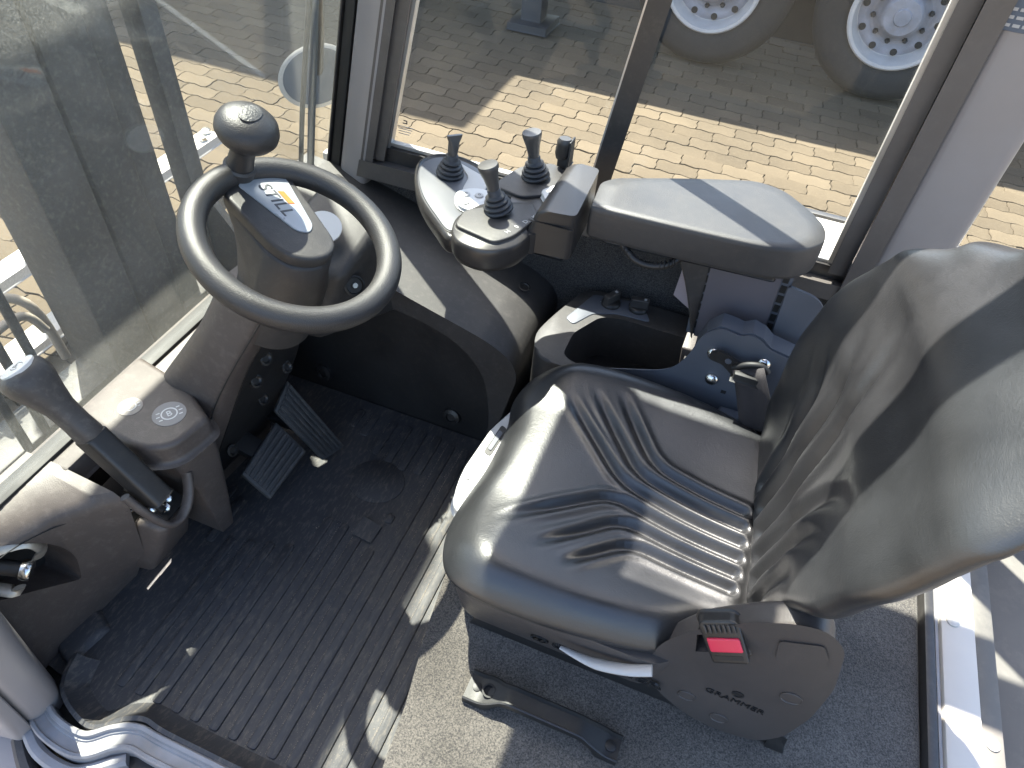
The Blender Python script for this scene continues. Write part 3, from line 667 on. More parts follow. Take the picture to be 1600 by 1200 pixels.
# backrest
def interp(tab, z):
    for (a, va), (b, vb) in zip(tab, tab[1:]):
        if z <= b:
            t = max(0, (z - a) / (b - a)); t = t * t * (3 - 2 * t); return va + (vb - va) * t
    return tab[-1][1]
ZB0, ZB1 = .425, 1.045
BGR = [[(.745, .47), (.760, .66), (.790, .78), (.865, .90)], [(.797, .47), (.815, .64), (.842, .74), (.905, .825)], [(.845, .47), (.862, .60), (.885, .68), (.945, .75)],
       [(.700, .47), (.688, .64), (.655, .72), (.570, .785)], [(.655, .47), (.645, .61), (.618, .67), (.555, .715)], [(.615, .47), (.606, .58), (.582, .62), (.545, .645)]]
BGS = [[(v.x, v.y) for v in crom([(q[0], q[1], 0) for q in l], 6, False)] for l in BGR]
NL, NS = 150, 240
bm = bmesh.new(); rows = []
ph = np.linspace(-np.pi / 2, np.pi / 2, NS // 2 + 1); tt = np.sin(ph)
yn = np.concatenate([tt, tt[::-1][1:-1]]); sg = np.concatenate([np.ones(len(tt)), -np.ones(len(tt) - 2)])
NS = len(yn); rd = (1 - np.abs(yn) ** 4.5) ** .5
for k in range(NL + 1):
    s = k / NL; z = ZB0 + (ZB1 - ZB0) * (1 - (1 - s) ** 1.25)
    wv = interp([(.425, .195), (.50, .205), (.60, .226), (.70, .250), (.80, .262), (.88, .238), (.95, .182), (1.01, .105), (1.045, .02)], z)
    xf = interp([(.425, .208), (.60, .224), (.75, .240), (.88, .270), (1.045, .345)], z)
    th2 = interp([(.425, .06), (.50, .09), (.72, .098), (.88, .085), (.98, .06), (1.045, .015)], z)
    bl = interp([(.425, .020), (.55, .060), (.70, .075), (.84, .050), (.96, .010), (1.045, .0)], z)
    wn_ = interp([(.425, .195), (.50, .205), (.60, .232), (.70, .262), (.80, .280), (.90, .278), (.98, .250), (1.03, .19), (1.045, .14)], z)
    wv = np.where(yn < 0, wn_, wv)
    y = interp([(.425, .795), (.55, .782), (.72, .756), (1.05, .752)], z) + wv * yn
    x = xf + th2 / 2 - bl * np.where(yn < 0, .72, 1.0) * np.abs(yn) ** 2.6 - sg * rd * th2 / 2 - .08 * (y - .772)
    x = x - (groove(y, np.full_like(y, z), BGS[:3], .0120, .0125, .6) + groove(y, np.full_like(y, z), BGS[3:], .0120, .0075, .7)) * np.where(sg > 0, smn(.25, .6, rd), 0)
    rows.append([bm.verts.new((a, b, z)) for a, b in zip(x.tolist(), y.tolist())])
for a, b in zip(rows, rows[1:]):
    for i in range(NS): bm.faces.new((a[i], b[i], b[(i + 1) % NS], a[(i + 1) % NS]))
bm.faces.new(rows[0]); bm.faces.new(rows[-1])
bm_obj('backrest', bm, LEA, seat, 75)
# pan, base and rails
PAN = [cx0 + (q - cx0) * .95 for q in OUT]
def clampy(p, lo_): return Vector((p.x, max(p.y, lo_), p.z))
def pan(y0, f):
    return rpoly([(-.255, .64), (-.236, y0 + .022), (-.205, y0), (.118, y0), (.150, y0 + .05), (.235, .94), (.10, 1.0), (-.19, 1.0 - f), (-.252, .92)], .03, 4)
loft('seat_pan', [[Vector((x, y, z)) for x, y in pan(y0, .01)] for z, y0 in ((.246, .534), (.262, .526), (.335, .508), (.395, .497), (.404, .500))], SEATP, seat)
box('suspension_base', (-.19, .56, .224), (.33, .98, .30), PLD, seat, .01)
prism_y('side_rail', [(-.20, .222), (.352, .222), (.345, .262), (-.19, .262)], .533, .56, PLD, seat, .004)
hexa('rail_end_plate', [(.325, .525, .221), (.358, .525, .221), (.358, .66, .221), (.325, .66, .221)], [(.318, .545, .30), (.328, .545, .30), (.328, .66, .30), (.318, .66, .30)], PLD, seat, .003)
cov = rpoly([(.108, .365), (.116, .445), (.146, .515), (.200, .580), (.240, .612), (.272, .622), (.296, .60), (.320, .50), (.326, .40), (.318, .31), (.295, .262), (.245, .248), (.190, .262), (.140, .300)], .02, 4)
sco = prism_y('side_cover', cov, .515, .562, SEATP, seat, .012, 4)
cut = prism_y('c', [(.152, .462), (.206, .506), (.196, .550), (.142, .510)], .50, .545, PLD, None); boolean(sco, cut)
prism_y('recliner_cap', rpoly([(.236, .575), (.282, .600), (.296, .575), (.300, .545), (.246, .528)], .006, 3), .5125, .53, SEATP, seat, .003)
def ring_mark(x, z, r, y=.5145):
    a = lathe('screw_cover', [(r, -.002), (r, .0012), (r * .96, .0018), (r * .92, .0006), (.0005, .0006)], (x, y, z), (0, -1, 0), SEATP, seat, 28); return a
ring_mark(.297, .437, .0155); ring_mark(.175, .317, .014); ring_mark(.235, .285, .014)
text('embossed_maker_name', 'GRAMMER', (.238, .5145, .362), (1, 0, -.05), (.05, 0, 1), .019, EMB, seat, .0012, spacing=1.05)
lathe('embossed_emblem', [(.009, 0), (.009, .0014), (.006, .0014), (.006, .0004), (.0005, .0004)], (.236, .5147, .386), (0, -1, 0), PLD, seat, 24)
text('embossed_maker_name', 'GRAMMER', (.042, .5125, .314), X, (0, -.243, 1), .0395, EMB, seat, .003, spacing=1.02, off=.012)
lathe('embossed_emblem', [(.016, 0), (.016, .003), (.0125, .003), (.0125, .0008), (.0005, .0008)], (-.072, .5128, .314), (0, -1, -.24), EMB, seat, 28)
tube('emblem_stroke', [(-.081, .5115, .307), (-.074, .509, .318), (-.070, .510, .312), (-.063, .508, .323)], .0022, EMB, seat, 6)
# seat adjusting lever, near side
lv = crom([(-.034, .488, .366), (.02, .482, .372), (.07, .484, .388), (.106, .492, .402)], 6, False)
tube('adjust_lever', [tuple(v) for v in lv], [.0035 + .0075 * min(1, i / 7) for i in range(len(lv))], LGREY, seat, 12, flat=.55)
# weight adjuster flap, front far corner
prism('front_flap', rpoly([(-.300, .66), (-.270, .64), (-.245, .80), (-.235, .93), (-.275, .935), (-.302, .85), (-.312, .74)], .015, 4), .350, .372, LGREY, seat, .005)
prism('flap_opening', rpoly([(-.292, .79), (-.277, .785), (-.270, .86), (-.285, .868)], .007, 3), .3715, .3735, PLD, seat, 0)
prism('flap_inlay', rpoly([(-.288, .80), (-.280, .797), (-.275, .848), (-.284, .852)], .004, 3), .3737, .3752, DGREY, seat, 0)
lathe('flap_rivet', [(.005, 0), (.005, .002), (.003, .003)], (-.297, .722, .372), Z, LGREY, seat, 16)
# buckle
bk = thing('seat_belt_buckle', 'black seat belt buckle with red release button on the near seat side', 'buckle', (.17, .52, .46))
bu = Vector((.055, 0, .045)).normalized(); bn_ = Vector((0, -.85, .53)).normalized(); bv_ = bn_.cross(bu)
if bv_.z < 0: bv_ = -bv_
bo = Vector((.176, .512, .528))
frame_prism('housing', rpoly([(-.027, -.033), (.027, -.033), (.030, .030), (.022, .037), (-.022, .037), (-.030, .030)], .005, 3), bo, bu, bv_, bn_, -.016, .010, PLD, bk, .004)
frame_prism('release_button', rpoly([(-.0235, -.012), (.0235, -.012), (.0235, .010), (-.0235, .010)], .003, 3), bo, bu, bv_, bn_, .008, .0135, RED, bk, .002)
for k in range(7):
    u0 = -.021 + .007 * k
    frame_prism('grip_rib', [(u0 - .0018, .018), (u0 + .0018, .018), (u0 + .0018, .031), (u0 - .0018, .031)], bo, bu, bv_, bn_, .009, .0128, PL, bk, .0008)
frame_prism('tongue_slot', [(-.020, -.026), (.020, -.026), (.020, -.019), (-.020, -.019)], bo, bu, bv_, bn_, .0095, .0104, SEAL, bk)

# ================================================================= ARMREST BRACKET (grey steel) and rails
br = thing('armrest_bracket', 'dark grey steel bracket with scalloped top edge on the far seat side', 'bracket', (.05, 1.06, .4))
bo_ = rpoly([(-.22, .385), (-.03, .455), (-.002, .475), (.018, .515), (.030, .575), (.055, .602), (.078, .600), (.095, .596), (.112, .607), (.132, .600), (.150, .585), (.240, .568), (.26, .36), (-.20, .33)], [.01, .03, .03, .03, .03, .02, .01, .01, .015, .015, .02, .01, .0, .0], 4)
prism_y('side_plate', bo_, 1.062, 1.068, DGREY, br, .002)
prism_y('flange', rpoly([(.022, .530), (.034, .578), (.055, .604), (.078, .602), (.095, .598), (.112, .609), (.134, .602), (.152, .587), (.240, .570), (.240, .566), (.150, .582), (.130, .597), (.112, .603), (.095, .592), (.078, .596), (.057, .598), (.038, .575), (.027, .530)], .002, 2), 1.069, 1.11, DGREY, br, .001)
for bx, bz in ((.060, .543), (.073, .480), (.151, .554)):
    lathe('bolt', [(.013, 0), (.013, .003), (.0115, .007), (.007, .010), (.0005, .011)], (bx, 1.0618, bz), (0, -1, .1), CHR, br, 24)
box('square_hole', (.098, 1.0612, .450), (.108, 1.0622, .458), SEAL, br, 0)
ar = thing('armrest_support', 'slotted grey plastic support rails under the armrest', 'support', (.1, 1.15, .5))
prism_y('centre_panel', [(.018, .50), (.138, .50), (.128, .70), (.006, .70)], 1.150, 1.160, mat('support_plastic', (.085, .08, .092), .45, var=.05), ar, .003)
for x0, x1, xt0, xt1 in ((.000, .017, -.012, .006), (.139, .158, .129, .148)):
    prism_y('slot_rail', [(x0, .50), (x1, .50), (xt1, .70), (xt0, .70)], 1.154, 1.164, DGREY, ar, .002)
    for k in range(8):
        z = .515 + .0225 * k; f = (z - .5) / .2; xa = x0 + (xt0 - x0) * f + .004
        box('slot', (xa, 1.1528, z), (xa + .0105, 1.1542, z + .016), SEAL, ar, 0)
prism_y('rear_flap', rpoly([(.160, .46), (.225, .49), (.232, .63), (.205, .665), (.148, .675)], [.005, .01, .03, .02, .005], 4), 1.140, 1.150, DGREY, ar, .003)
lo = []
for t in range(9):
    f = t / 8; z = .70 - .20 * f; xx = -.085 + .095 * f ** .6
    lo.append([Vector((xx, 1.14, z)), Vector((xx + .004, 1.135, z)), Vector((.000 + .012 * f, 1.152, z)), Vector((.000 + .012 * f, 1.160, z))])
loft('front_flap', lo, PL, ar)
prism_y('inner_strip', [(-.045, .57), (-.013, .55), (-.013, .70), (-.040, .70)], 1.166, 1.172, mat('support_plastic_light', (.23, .20, .215), .5), ar, .002)
# armrest
arm = thing('armrest', 'long dark grey padded armrest above the tray', 'armrest', (-.02, 1.18, .7))
AT = [(-.228, 1.092), (-.08, 1.098), (.075, 1.108), (.145, 1.130), (.178, 1.172), (.176, 1.220), (.149, 1.262), (.091, 1.318), (.035, 1.328), (-.10, 1.268), (-.215, 1.208), (-.235, 1.18)]
atp = rpoly(AT, [.008, .2, .05, .025, .018, .018, .018, .025, .025, .1, .012, .010], 5)
def inset(pts, f, c): return [(c[0] + (p[0] - c[0]) * f, c[1] + (p[1] - c[1]) * f) for p in pts]
ac = (-.02, 1.19)
def ins_d(pts, d):
    n = len(pts); out = []
    for i in range(n):
        a = Vector(pts[i - 1]); b = Vector(pts[(i + 1) % n]); t = (b - a)
        if t.length < 1e-7: out.append(pts[i]); continue
        t.normalize(); nn = Vector((-t.y, t.x)); p = Vector(pts[i]) + nn * d; out.append((p.x, p.y))
    return out
loft('pad', [[Vector((x, y, z)) for x, y in inset(atp, f, (-.01, 1.19))] for f, z in ((.4, .6935), (.93, .694), (.985, .697), (1.0, .704), (1.005, .735), (1.0, .752))] + [[Vector((x, y, z)) for x, y in ins_d(atp, d)] for d, z in ((.001, .7595), (.003, .7620))] + [[Vector((x, y, z)) for x, y in inset(atp, f, (-.01, 1.19))] for f, z in ((.82, .7625), (.4, .763))], PAD, arm, ang=60)
prism('mounting_plate', rpoly([(-.20, 1.11), (.12, 1.13), (.10, 1.24), (-.18, 1.19)], .01, 3), .684, .6938, PLD, arm, .002)
tube('cable', [(-.16, 1.11, .690), (-.13, 1.10, .672), (-.10, 1.10, .668), (-.07, 1.105, .676), (-.05, 1.12, .692)], .0065, PLD, arm, 10, n=5)
for k in range(14):
    f = k / 13; lathe('cable_ring', [(.0078, -.0012), (.0085, 0), (.0078, .0012)], (-.155 + .095 * f, 1.1025 + .004 * abs(f - .5), .686 - .020 * math.sin(math.pi * f)), (1, 0, .6 * (f - .5)), PLD, arm, 12)
# ================================================================= CONTROL CONSOLE ahead of the armrest
cc = thing('joystick_console', 'black control console with wing panel and joysticks ahead of the armrest', 'control console', (-.40, 1.12, .66))
loft('rear_block', [[Vector((x, y, z)) for x, y in rpoly([(-.322 + dx, 1.038), (-.240, 1.046), (-.248, 1.222), (-.322 + dx, 1.225)], .012, 4)] for z, dx in ((.670, -.004), (.676, -.006), (.712, -.006), (.718, .0), (.735, .004), (.752, .010), (.760, .020), (.7635, .030))], PLS, cc)
frame_prism('lid_seam', [(-.324, .7365), (-.241, .7365), (-.241, .738), (-.324, .738)], (0, 1.0385, 0), X, Z, Y, -.0006, .004, SEAL, cc)
loft('neck', [[Vector((x, y, z)) for x, y in rpoly([(-.375, 1.008), (-.300, 1.040), (-.300, 1.20), (-.40, 1.20)], .02, 4)] for z in (.668, .674, .706, .7105)], PLS, cc)
nb = rpoly([(-.452, .985), (-.43, .955), (-.372, .945), (-.325, .985), (-.310, 1.06), (-.340, 1.14), (-.43, 1.10), (-.462, 1.03)], [.03, .03, .03, .03, .03, .03, .03, .03], 5)
loft('near_pod', [[Vector((x, y, z)) for x, y in inset(nb, f, (-.385, 1.04))] for f, z in ((.80, .656), (.94, .662), (1.0, .675), (1.0, .700), (.985, .708), (.95, .711))], PLS, cc, ang=60)
np_ = rpoly([(-.447, .990), (-.362, .972), (-.338, 1.005), (-.318, 1.085), (-.345, 1.125), (-.395, 1.09), (-.450, 1.045)], .014, 4)
prism('near_plate', np_, .711, .7185, PL, cc, .003)
fp = rpoly([(-.440, 1.150), (-.372, 1.135), (-.318, 1.175), (-.312, 1.262), (-.360, 1.285), (-.415, 1.24)], .014, 4)
prism('far_plate', fp, .708, .7165, PL, cc, .003)
prism('far_pod', [((x + .372) * 1.03 - .372, (y - 1.21) * 1.03 + 1.21) for x, y in fp], .675, .7075, PLS, cc, .006)
wg = crom([(-.625, 1.215), (-.610, 1.155), (-.565, 1.085), (-.505, 1.025), (-.452, .985), (-.428, 1.03), (-.435, 1.13), (-.47, 1.225), (-.54, 1.262), (-.60, 1.255)], 6)
wg = [(v.x, v.y) for v in [Vector((p[0], p[1])) for p in [(q.x, q.y) for q in wg]]]
wc = (-.53, 1.14)
def wz(x): return .040 * max(0, (-.47 - x)) / .15
loft('wing_panel', [[Vector((x, y, z + 0 * wz(x))) for x, y in inset(wg, f, wc)] for f, z in ((.70, .640), (.90, .645), (.985, .658), (1.0, .680), (.985, .690), (.93, .6925), (.90, .688))], PLS, cc, ang=60)
prism('wing_inlay', inset(wg, .86, (-.535, 1.15)), .6880, .6905, mat('inlay_grey', (.060, .063, .072), .45, var=.04), cc, .001)
prism('wing_strip', rpoly([(-.545, 1.235), (-.462, 1.20), (-.455, 1.13), (-.48, 1.10), (-.50, 1.15), (-.505, 1.19)], .01, 3), .6907, .6925, LGREY, cc, .0006)
prism('button_island', rpoly([(-.505, 1.120), (-.478, 1.150), (-.438, 1.155), (-.420, 1.115), (-.440, 1.070), (-.480, 1.075)], .02, 4), .6928, .700, WPRINT, cc, .002)
for bx, by in ((-.470, 1.092), (-.455, 1.125), (-.480, 1.118)):
    b = lathe('push_button', [(.0085, 0), (.0085, .002), (.007, .003)], (bx, by, .700), Z, LGREY, cc, 20)
    sub(b, text('button_symbol', 'o', (bx, by + .0015, .7032), (.9, .3, 0), (-.3, .9, 0), .012, PRINT, None, .0003))
prism('side_button', rpoly([(-.345, 1.165), (-.318, 1.130), (-.300, 1.15), (-.300, 1.185), (-.325, 1.20)], .012, 4), .712, .722, WPRINT, cc, .002)
text('button_symbol', 'D', (-.320, 1.160, .7223), (.9, .3, 0), (-.3, .9, 0), .020, PRINT, cc, .0004)
for k in range(4):
    c_ = Vector((-.352 + .009 * k, 1.012 + .022 * k, .7188)); text('plate_symbol', 'H0DK'[k], c_, (.35, .9, 0), (-.9, .35, 0), .013, LGREY, cc, .0004)
box('console_foot', (-.335, 1.06, .655), (-.262, 1.10, .700), PLS, cc, .004)
def joystick(p, lean_, label, grp, h=1.0, flat=False):
    o = Vector(p); n = Vector(lean_).normalized()
    j = thing('joystick', label, 'joystick', p, 'joysticks on the control console')
    pr = []
    rs = [.0285, .0265, .0225, .0185]
    for k, r in enumerate(rs):
        z = .0085 * k
        pr += [(r - .005, z + .0005), (r, z + .0025), (r, z + .0055), (r - .005, z + .008)]
    pr += [(.0125, .0355), (.0125, .043), (.010, .045)]
    lathe('bellows', pr, o, n, BEL, j, 32, ang=75)
    if not flat:
        lathe('grip', [(.0105, .040), (.0112, .050), (.0140, .068), (.0185, .085), (.0192, .090), (.0180, .0935), (.008, .0945)], o, n, mat('grip_plastic', (.055, .052, .050), .35, var=.05), j, 28)
    else:
        a, b, n2 = basis(n); U = Vector((.6, .8, 0)); U = (U - n * U.dot(n)).normalized(); V = n.cross(U)
        lp = []
        for hh, wu, wv_ in ((.040, .007, .009), (.055, .0085, .011), (.072, .011, .0075), (.080, .016, .0045), (.086, .017, .003)):
            lp.append([o + n * hh + U * (wu * math.copysign(abs(math.cos(t)) ** .6, math.cos(t))) + V * (wv_ * math.copysign(abs(math.sin(t)) ** .6, math.sin(t))) for t in [2 * math.pi * q / 20 for q in range(20)]])
        loft('grip', lp, mat('grip_plastic', (.055, .052, .050), .35, var=.05), j)
    return j
joystick((-.392, 1.068, .7185), (-.26, -.06, 1), 'black joystick nearest the seat, on the lower control plate', '')
joystick((-.372, 1.215, .7165), (-.17, -.03, 1), 'tall black joystick between the nearest joystick and the finger switch, before the glass', '')
joystick((-.545, 1.185, .6905), (.10, .06, 1), 'short joystick with a flat twisted tip on the wing panel', '', flat=True)
fs = thing('finger_switch', 'black finger switch on a stem at the far side of the control console', 'switch', (-.345, 1.285, .70))
box('stem', (-.352, 1.285, .69), (-.325, 1.302, .755), PLD, fs, .003)
lo = []
for k, (z, w1, d) in enumerate(((.735, .011, .010), (.745, .0145, .013), (.757, .015, .012), (.764, .014, .015), (.772, .015, .014), (.778, .012, .010))):
    lo.append([Vector((-.342 + w1 * math.cos(t) + .004 * k / 5, 1.278 + d * math.sin(t), z)) for t in [2 * math.pi * q / 20 for q in range(20)]])
loft('rocker', lo, PLS, fs)
box('rocker_guard', (-.327, 1.270, .72), (-.3225, 1.300, .775), PLD, fs, .002)

# ================================================================= TRAY CONSOLE with rotary knobs
ty = thing('storage_tray', 'black storage tray console beside the seat, below the armrest', 'tray', (-.12, 1.2, .3))
tb = rpoly([(-.255, 1.345), (-.300, 1.20), (-.315, 1.13), (-.285, 1.065), (.035, 1.065), (.035, 1.345)], [.03, .06, .06, .04, .01, .01], 5)
tray = prism('tray_body', tb, .22, .385, PL, ty, .012, 3, only='top')
cut = prism('c', rpoly([(-.236, 1.10), (-.236, 1.175), (-.195, 1.255), (-.15, 1.268), (.012, 1.268), (.012, 1.085), (-.21, 1.085)], .018, 4), .26, .45, PLD, None); boolean(tray, cut)
prism('tray_liner', rpoly([(-.236, 1.10), (-.236, 1.175), (-.195, 1.255), (-.15, 1.268), (.012, 1.268), (.012, 1.085), (-.21, 1.085)], .018, 4), .2602, .263, PLD, ty)
prism('switch_panel', rpoly([(-.268, 1.215), (-.232, 1.325), (-.115, 1.340), (-.085, 1.285), (-.165, 1.280), (-.215, 1.255), (-.245, 1.20)], .010, 4), .3848, .3872, DGREY, ty, .001)
for kx, ky, ang_, lb in ((-.186, 1.308, 60, 'left'), (-.122, 1.318, 10, 'right')):
    kb = lathe('rotary_knob', [(.023, 0), (.023, .005), (.020, .009), (.0175, .010)], (kx, ky, .387), Z, PLD, ty, 28)
    d_ = Vector((math.cos(R(ang_)), math.sin(R(ang_)), 0)); e_ = Vector((-d_.y, d_.x, 0))
    sub(kb, frame_prism('knob_grip', rpoly([(-.021, -.008), (.021, -.008), (.021, .008), (-.021, .008)], .003, 3), (kx, ky, .387), d_, e_, Z, .006, .030, PL, None, .002))
    sub(kb, frame_prism('knob_mark', [(.009, -.0035), (.015, -.0035), (.015, .0035), (.009, .0035)], (kx, ky, .387), d_, e_, Z, .0298, .0307, LGREY, None))
    for q in range(5):
        t = R(ang_ + 40 + 22 * q); sub(kb, box('dial_mark', (kx + .0235 * math.cos(t) - .0008, ky + .0235 * math.sin(t) - .0008, .387), (kx + .0235 * math.cos(t) + .0008, ky + .0235 * math.sin(t) + .0008, .3875), WPRINT, None, 0))
hexa('tray_end_trim', [(.012, 1.20, .30), (.034, 1.20, .30), (.034, 1.34, .30), (.012, 1.34, .30)], [(.000, 1.215, .402), (.040, 1.215, .402), (.034, 1.365, .414), (.002, 1.355, .414)], PLG, ty, .004)

# ================================================================= SEAT BELT on the bracket
sbt = thing('seat_belt', 'dark seat belt webbing with black anchor hanging on the grey bracket', 'seat belt', (.14, 1.03, .42))
prism_y('anchor_plate', rpoly([(.052, .562), (.070, .572), (.118, .553), (.128, .530), (.105, .525), (.080, .545), (.056, .548)], .006, 3), 1.036, 1.045, PLD, sbt, .002)
lathe('anchor_hole', [(.006, -.001), (.006, .001), (.003, .001)], (.088, 1.0355, .556), (0, -1, 0), DGREY, sbt, 16)
tube('anchor_loop', [(.100, 1.034, .545), (.122, 1.030, .566), (.146, 1.032, .570), (.160, 1.034, .558)], .006, SEAL, sbt, 10, n=4)
path = [((.100, 1.030, .545), (.150, 1.030, .572)), ((.112, 1.020, .528), (.160, 1.018, .558)), ((.126, 1.008, .500), (.178, 1.006, .528)), ((.140, 1.000, .468), (.198, .998, .490)), ((.148, .998, .440), (.210, .996, .455)), ((.152, 1.000, .425), (.214, 1.0, .437))]
vs_, fs_ = [], []
for (a, b) in path:
    for k in range(6):
        t = k / 5; p = Vector(a).lerp(Vector(b), t); vs_.append(tuple(p + Vector((0, -.003 * math.sin(t * 9), 0))))
for r_ in range(len(path) - 1):
    for k in range(5): i = r_ * 6 + k; fs_.append((i, i + 1, i + 7, i + 6))
wb = raw('webbing', vs_, fs_, BELT, sbt, 60); md = wb.modifiers.new('thick', 'SOLIDIFY'); md.thickness = .004
tube('webbing_seam', [(.1475, .995, .442), (.21, .993, .457)], .0018, PLD, sbt, 6)
box('strap_keeper', (.104, 1.012, .535), (.152, 1.026, .552), SEAL, sbt, .004)
box('retractor_cover', (.105, 1.0, .36), (.25, 1.055, .425), DGREY, sbt, .006)

# ================================================================= RIGHT SIDE CONSOLE (footwell)
rc = thing('footwell_console', 'large black side console forming the right wall of the footwell', 'side console', (-.7, 1.2, 0))
prism_y('inner_wall', [(-1.02, -.005), (-.405, -.005), (-.385, .30), (-.44, .36), (-.85, .46), (-1.02, .5)], 1.098, 1.37, PLD, rc, .004)
sh = [(-1.02, .53), (-.83, .505), (-.40, .378), (-.345, .345), (-.325, .30), (-.375, .0), (-.398, .0), (-.385, .12), (-.402, .26), (-.455, .335), (-.545, .375), (-.66, .392), (-.76, .38), (-1.02, .36)]
prism_y('shell', rpoly(sh, [.0, .05, .05, .03, .03, 0, 0, .05, .06, .06, .06, .06, .05, 0], 4), 1.072, 1.366, PL, rc, .020, 4, only='bottom')
lathe('console_screw', [(.014, 0), (.016, .002), (.012, .003), (.010, -.001), (.0005, -.001)], (-.395, 1.285, .3795), (.28, 0, .96), PLD, rc, 20)
for bx in (-.874, -.497):
    b = lathe('footwell_plug', [(.026, 0), (.023, .010), (.013, .013), (.011, .008), (.0005, .008)], (bx, 1.0975, .058), (0, -1, .25), PLD, rc, 24)
lathe('corner_cap', [(.040, -.06), (.040, 0), (.036, .012), (.024, .020), (.0005, .023)], (-.865, 1.275, .500), (.1, -.1, 1), PL, rc, 28)
# instrument pod beside the column
ip = thing('instrument_pod', 'black dash pod with round white dial between wheel and side console', 'instrument pod', (-.72, 1.0, .4))
hexa('pod_body', [(-.96, .90, .36), (-.735, .925, .37), (-.62, 1.085, .375), (-.80, 1.30, .40)], [(-.86, .93, .56), (-.665, .945, .555), (-.655, 1.105, .60), (-.80, 1.16, .655)], PL, ip, .02, 3)
pn = Vector((.30, -.30, .90)).normalized(); pu = Vector((.8, .55, 0)); pu = (pu - pn * pu.dot(pn)).normalized(); pv = pn.cross(pu)
pc = Vector((-.715, 1.02, .612))
disc('dial', pc + Vector((-.022, -.018, .004)), pn, .036, WPRINT, ip, .004, 36)
for a in (0, 90, 180, 270):
    d_ = pu * math.cos(R(a)) + pv * math.sin(R(a)); e_ = pn.cross(d_); cc_ = pc + Vector((.040, .050, .012))
    frame_prism('arrow_mark', [(.007, -.004), (.016, 0), (.007, .004)], cc_, d_, e_, pn, .000, .001, LGREY, ip)
disc('arrow_ring', pc + Vector((.040, .050, .012)), pn, .004, LGREY, ip, .001, 18)
lathe('power_socket', [(.021, -.004), (.022, .004), (.018, .006), (.016, .002), (.0065, .002), (.0065, .005), (.003, .005)], (-.668, .982, .508), (.72, -.55, .42), SEAL, ip, 28)
lathe('socket_pin', [(.0055, 0), (.0055, .004), (.002, .004)], (-.665, .980, .511), (.72, -.55, .42), CHR, ip, 14)

# ================================================================= STEERING COLUMN, WHEEL, KNOB
stc = thing('steering_column', 'tall grey brown plastic steering column carrying the black wheel with spinner knob', 'steering column', (-.93, .78, 0))
SEC = [(.0, -1.02, -.935, .655, .90), (.05, -1.02, -.925, .652, .905), (.20, -1.01, -.865, .650, .905), (.33, -.965, -.805, .652, .90), (.42, -.925, -.765, .655, .885), (.50, -.865, -.728, .662, .865), (.57, -.815, -.690, .675, .845), (.63, -.78, -.655, .685, .83), (.68, -.755, -.63, .695, .815)]
lo = []
for z, x0, x1, y0, y1 in SEC:
    lo.append([Vector((x, y, z)) for x, y in rpoly([(x0, y0 + .02), (x0 + .03, y0), (x1 - .012, y0), (x1, y0 + .03), (x1 + .02, y1), (x0 + .01, y1)], .02, 4)])
lo2 = []
for a, b in zip(lo, lo[1:]):
    for k in range(3): lo2.append([p.lerp(q, k / 3) for p, q in zip(a, b)])
lo2.append(lo[-1])
loft('fairing', lo2, PLG, stc, ang=50)
rp = bmesh.new(); R0 = []; R1 = []
for z, x0, x1, y0, y1 in SEC[1:8]:
    a = Vector((x1 + .0032, y0 + .040, z)); b = Vector((x1 + .0215, y1 - .004, z)); R0.append([a - Vector((.012, 0, 0)), a, b, b - Vector((.02, -.004, 0))])
rv = [[rp.verts.new(p) for p in r] for r in R0]
for a, b in zip(rv, rv[1:]):
    for k in range(4): rp.faces.new((a[k], a[(k + 1) % 4], b[(k + 1) % 4], b[k]))
rp.faces.new(rv[0]); rp.faces.new(rv[-1])
bm_obj('rear_panel', rp, PLD, stc, 50)
tube('fairing_seam', [(-.648, .682, .66), (-.735, .660, .51), (-.792, .6495, .40), (-.855, .6475, .25), (-.935, .650, .04)], .0014, SEAL, stc, 6, n=5)
for (xx, yy, zz) in ((-.722, .745, .485), (-.751, .735, .42), (-.812, .80, .275), (-.772, .85, .345), (-.856, .715, .17)):
    lathe('fairing_screw', [(.014, -.004), (.014, .0012), (.010, .002), (.007, -.002), (.0005, -.002)], (xx, yy, zz), (.88, -.05, .4), PLD, stc, 20)
prism_y('hollow_slot', [(-.948, .08), (-.935, .06), (-.885, .165), (-.893, .175)], .70, .80, SEAL, stc)
prism('side_clip', rpoly([(-.862, .643), (-.842, .643), (-.842, .655), (-.862, .655)], .003, 2), .268, .285, SEAL, stc)
wc3 = Vector((-.606, .75, .784)); wn = Vector((.399, 0, .917)).normalized(); wa = Vector((.917, 0, -.399)).normalized(); wb_ = Vector((0, 1, 0))
def WP(a, b, h=0): return wc3 + wa * a + wb_ * b + wn * h
swl = tube('steering_wheel', [WP(.149 * math.cos(t), .149 * math.sin(t)) for t in [2 * math.pi * k / 96 for k in range(96)]], 0.0203, WHEEL, stc, 20, closed=True, up=tuple(wn))
HUB = [(-.133, .005), (-.136, .042), (-.122, .085), (-.094, .112), (-.072, .106), (.036, .052), (.051, .036), (.053, .013), (.038, -.015), (.010, -.032), (-.025, -.032), (-.122, -.004)]
HUBs = rpoly(HUB, .014, 4)
def hl(f, h, c=(-.03, .03)): return [WP(c[0] + (x - c[0]) * f, c[1] + (y - c[1]) * f, h) for x, y in HUBs]
cir = []
N_ = len(HUBs)
def morph(t, h, r=.068):
    out = []
    for x, y in HUBs:
        a = math.atan2(y - .03, x + .03); cxp, cyp = r * math.cos(a) - .006, r * math.sin(a) + .012
        out.append(WP(x * (1 - t) + cxp * t, y * (1 - t) + cyp * t, h))
    return out
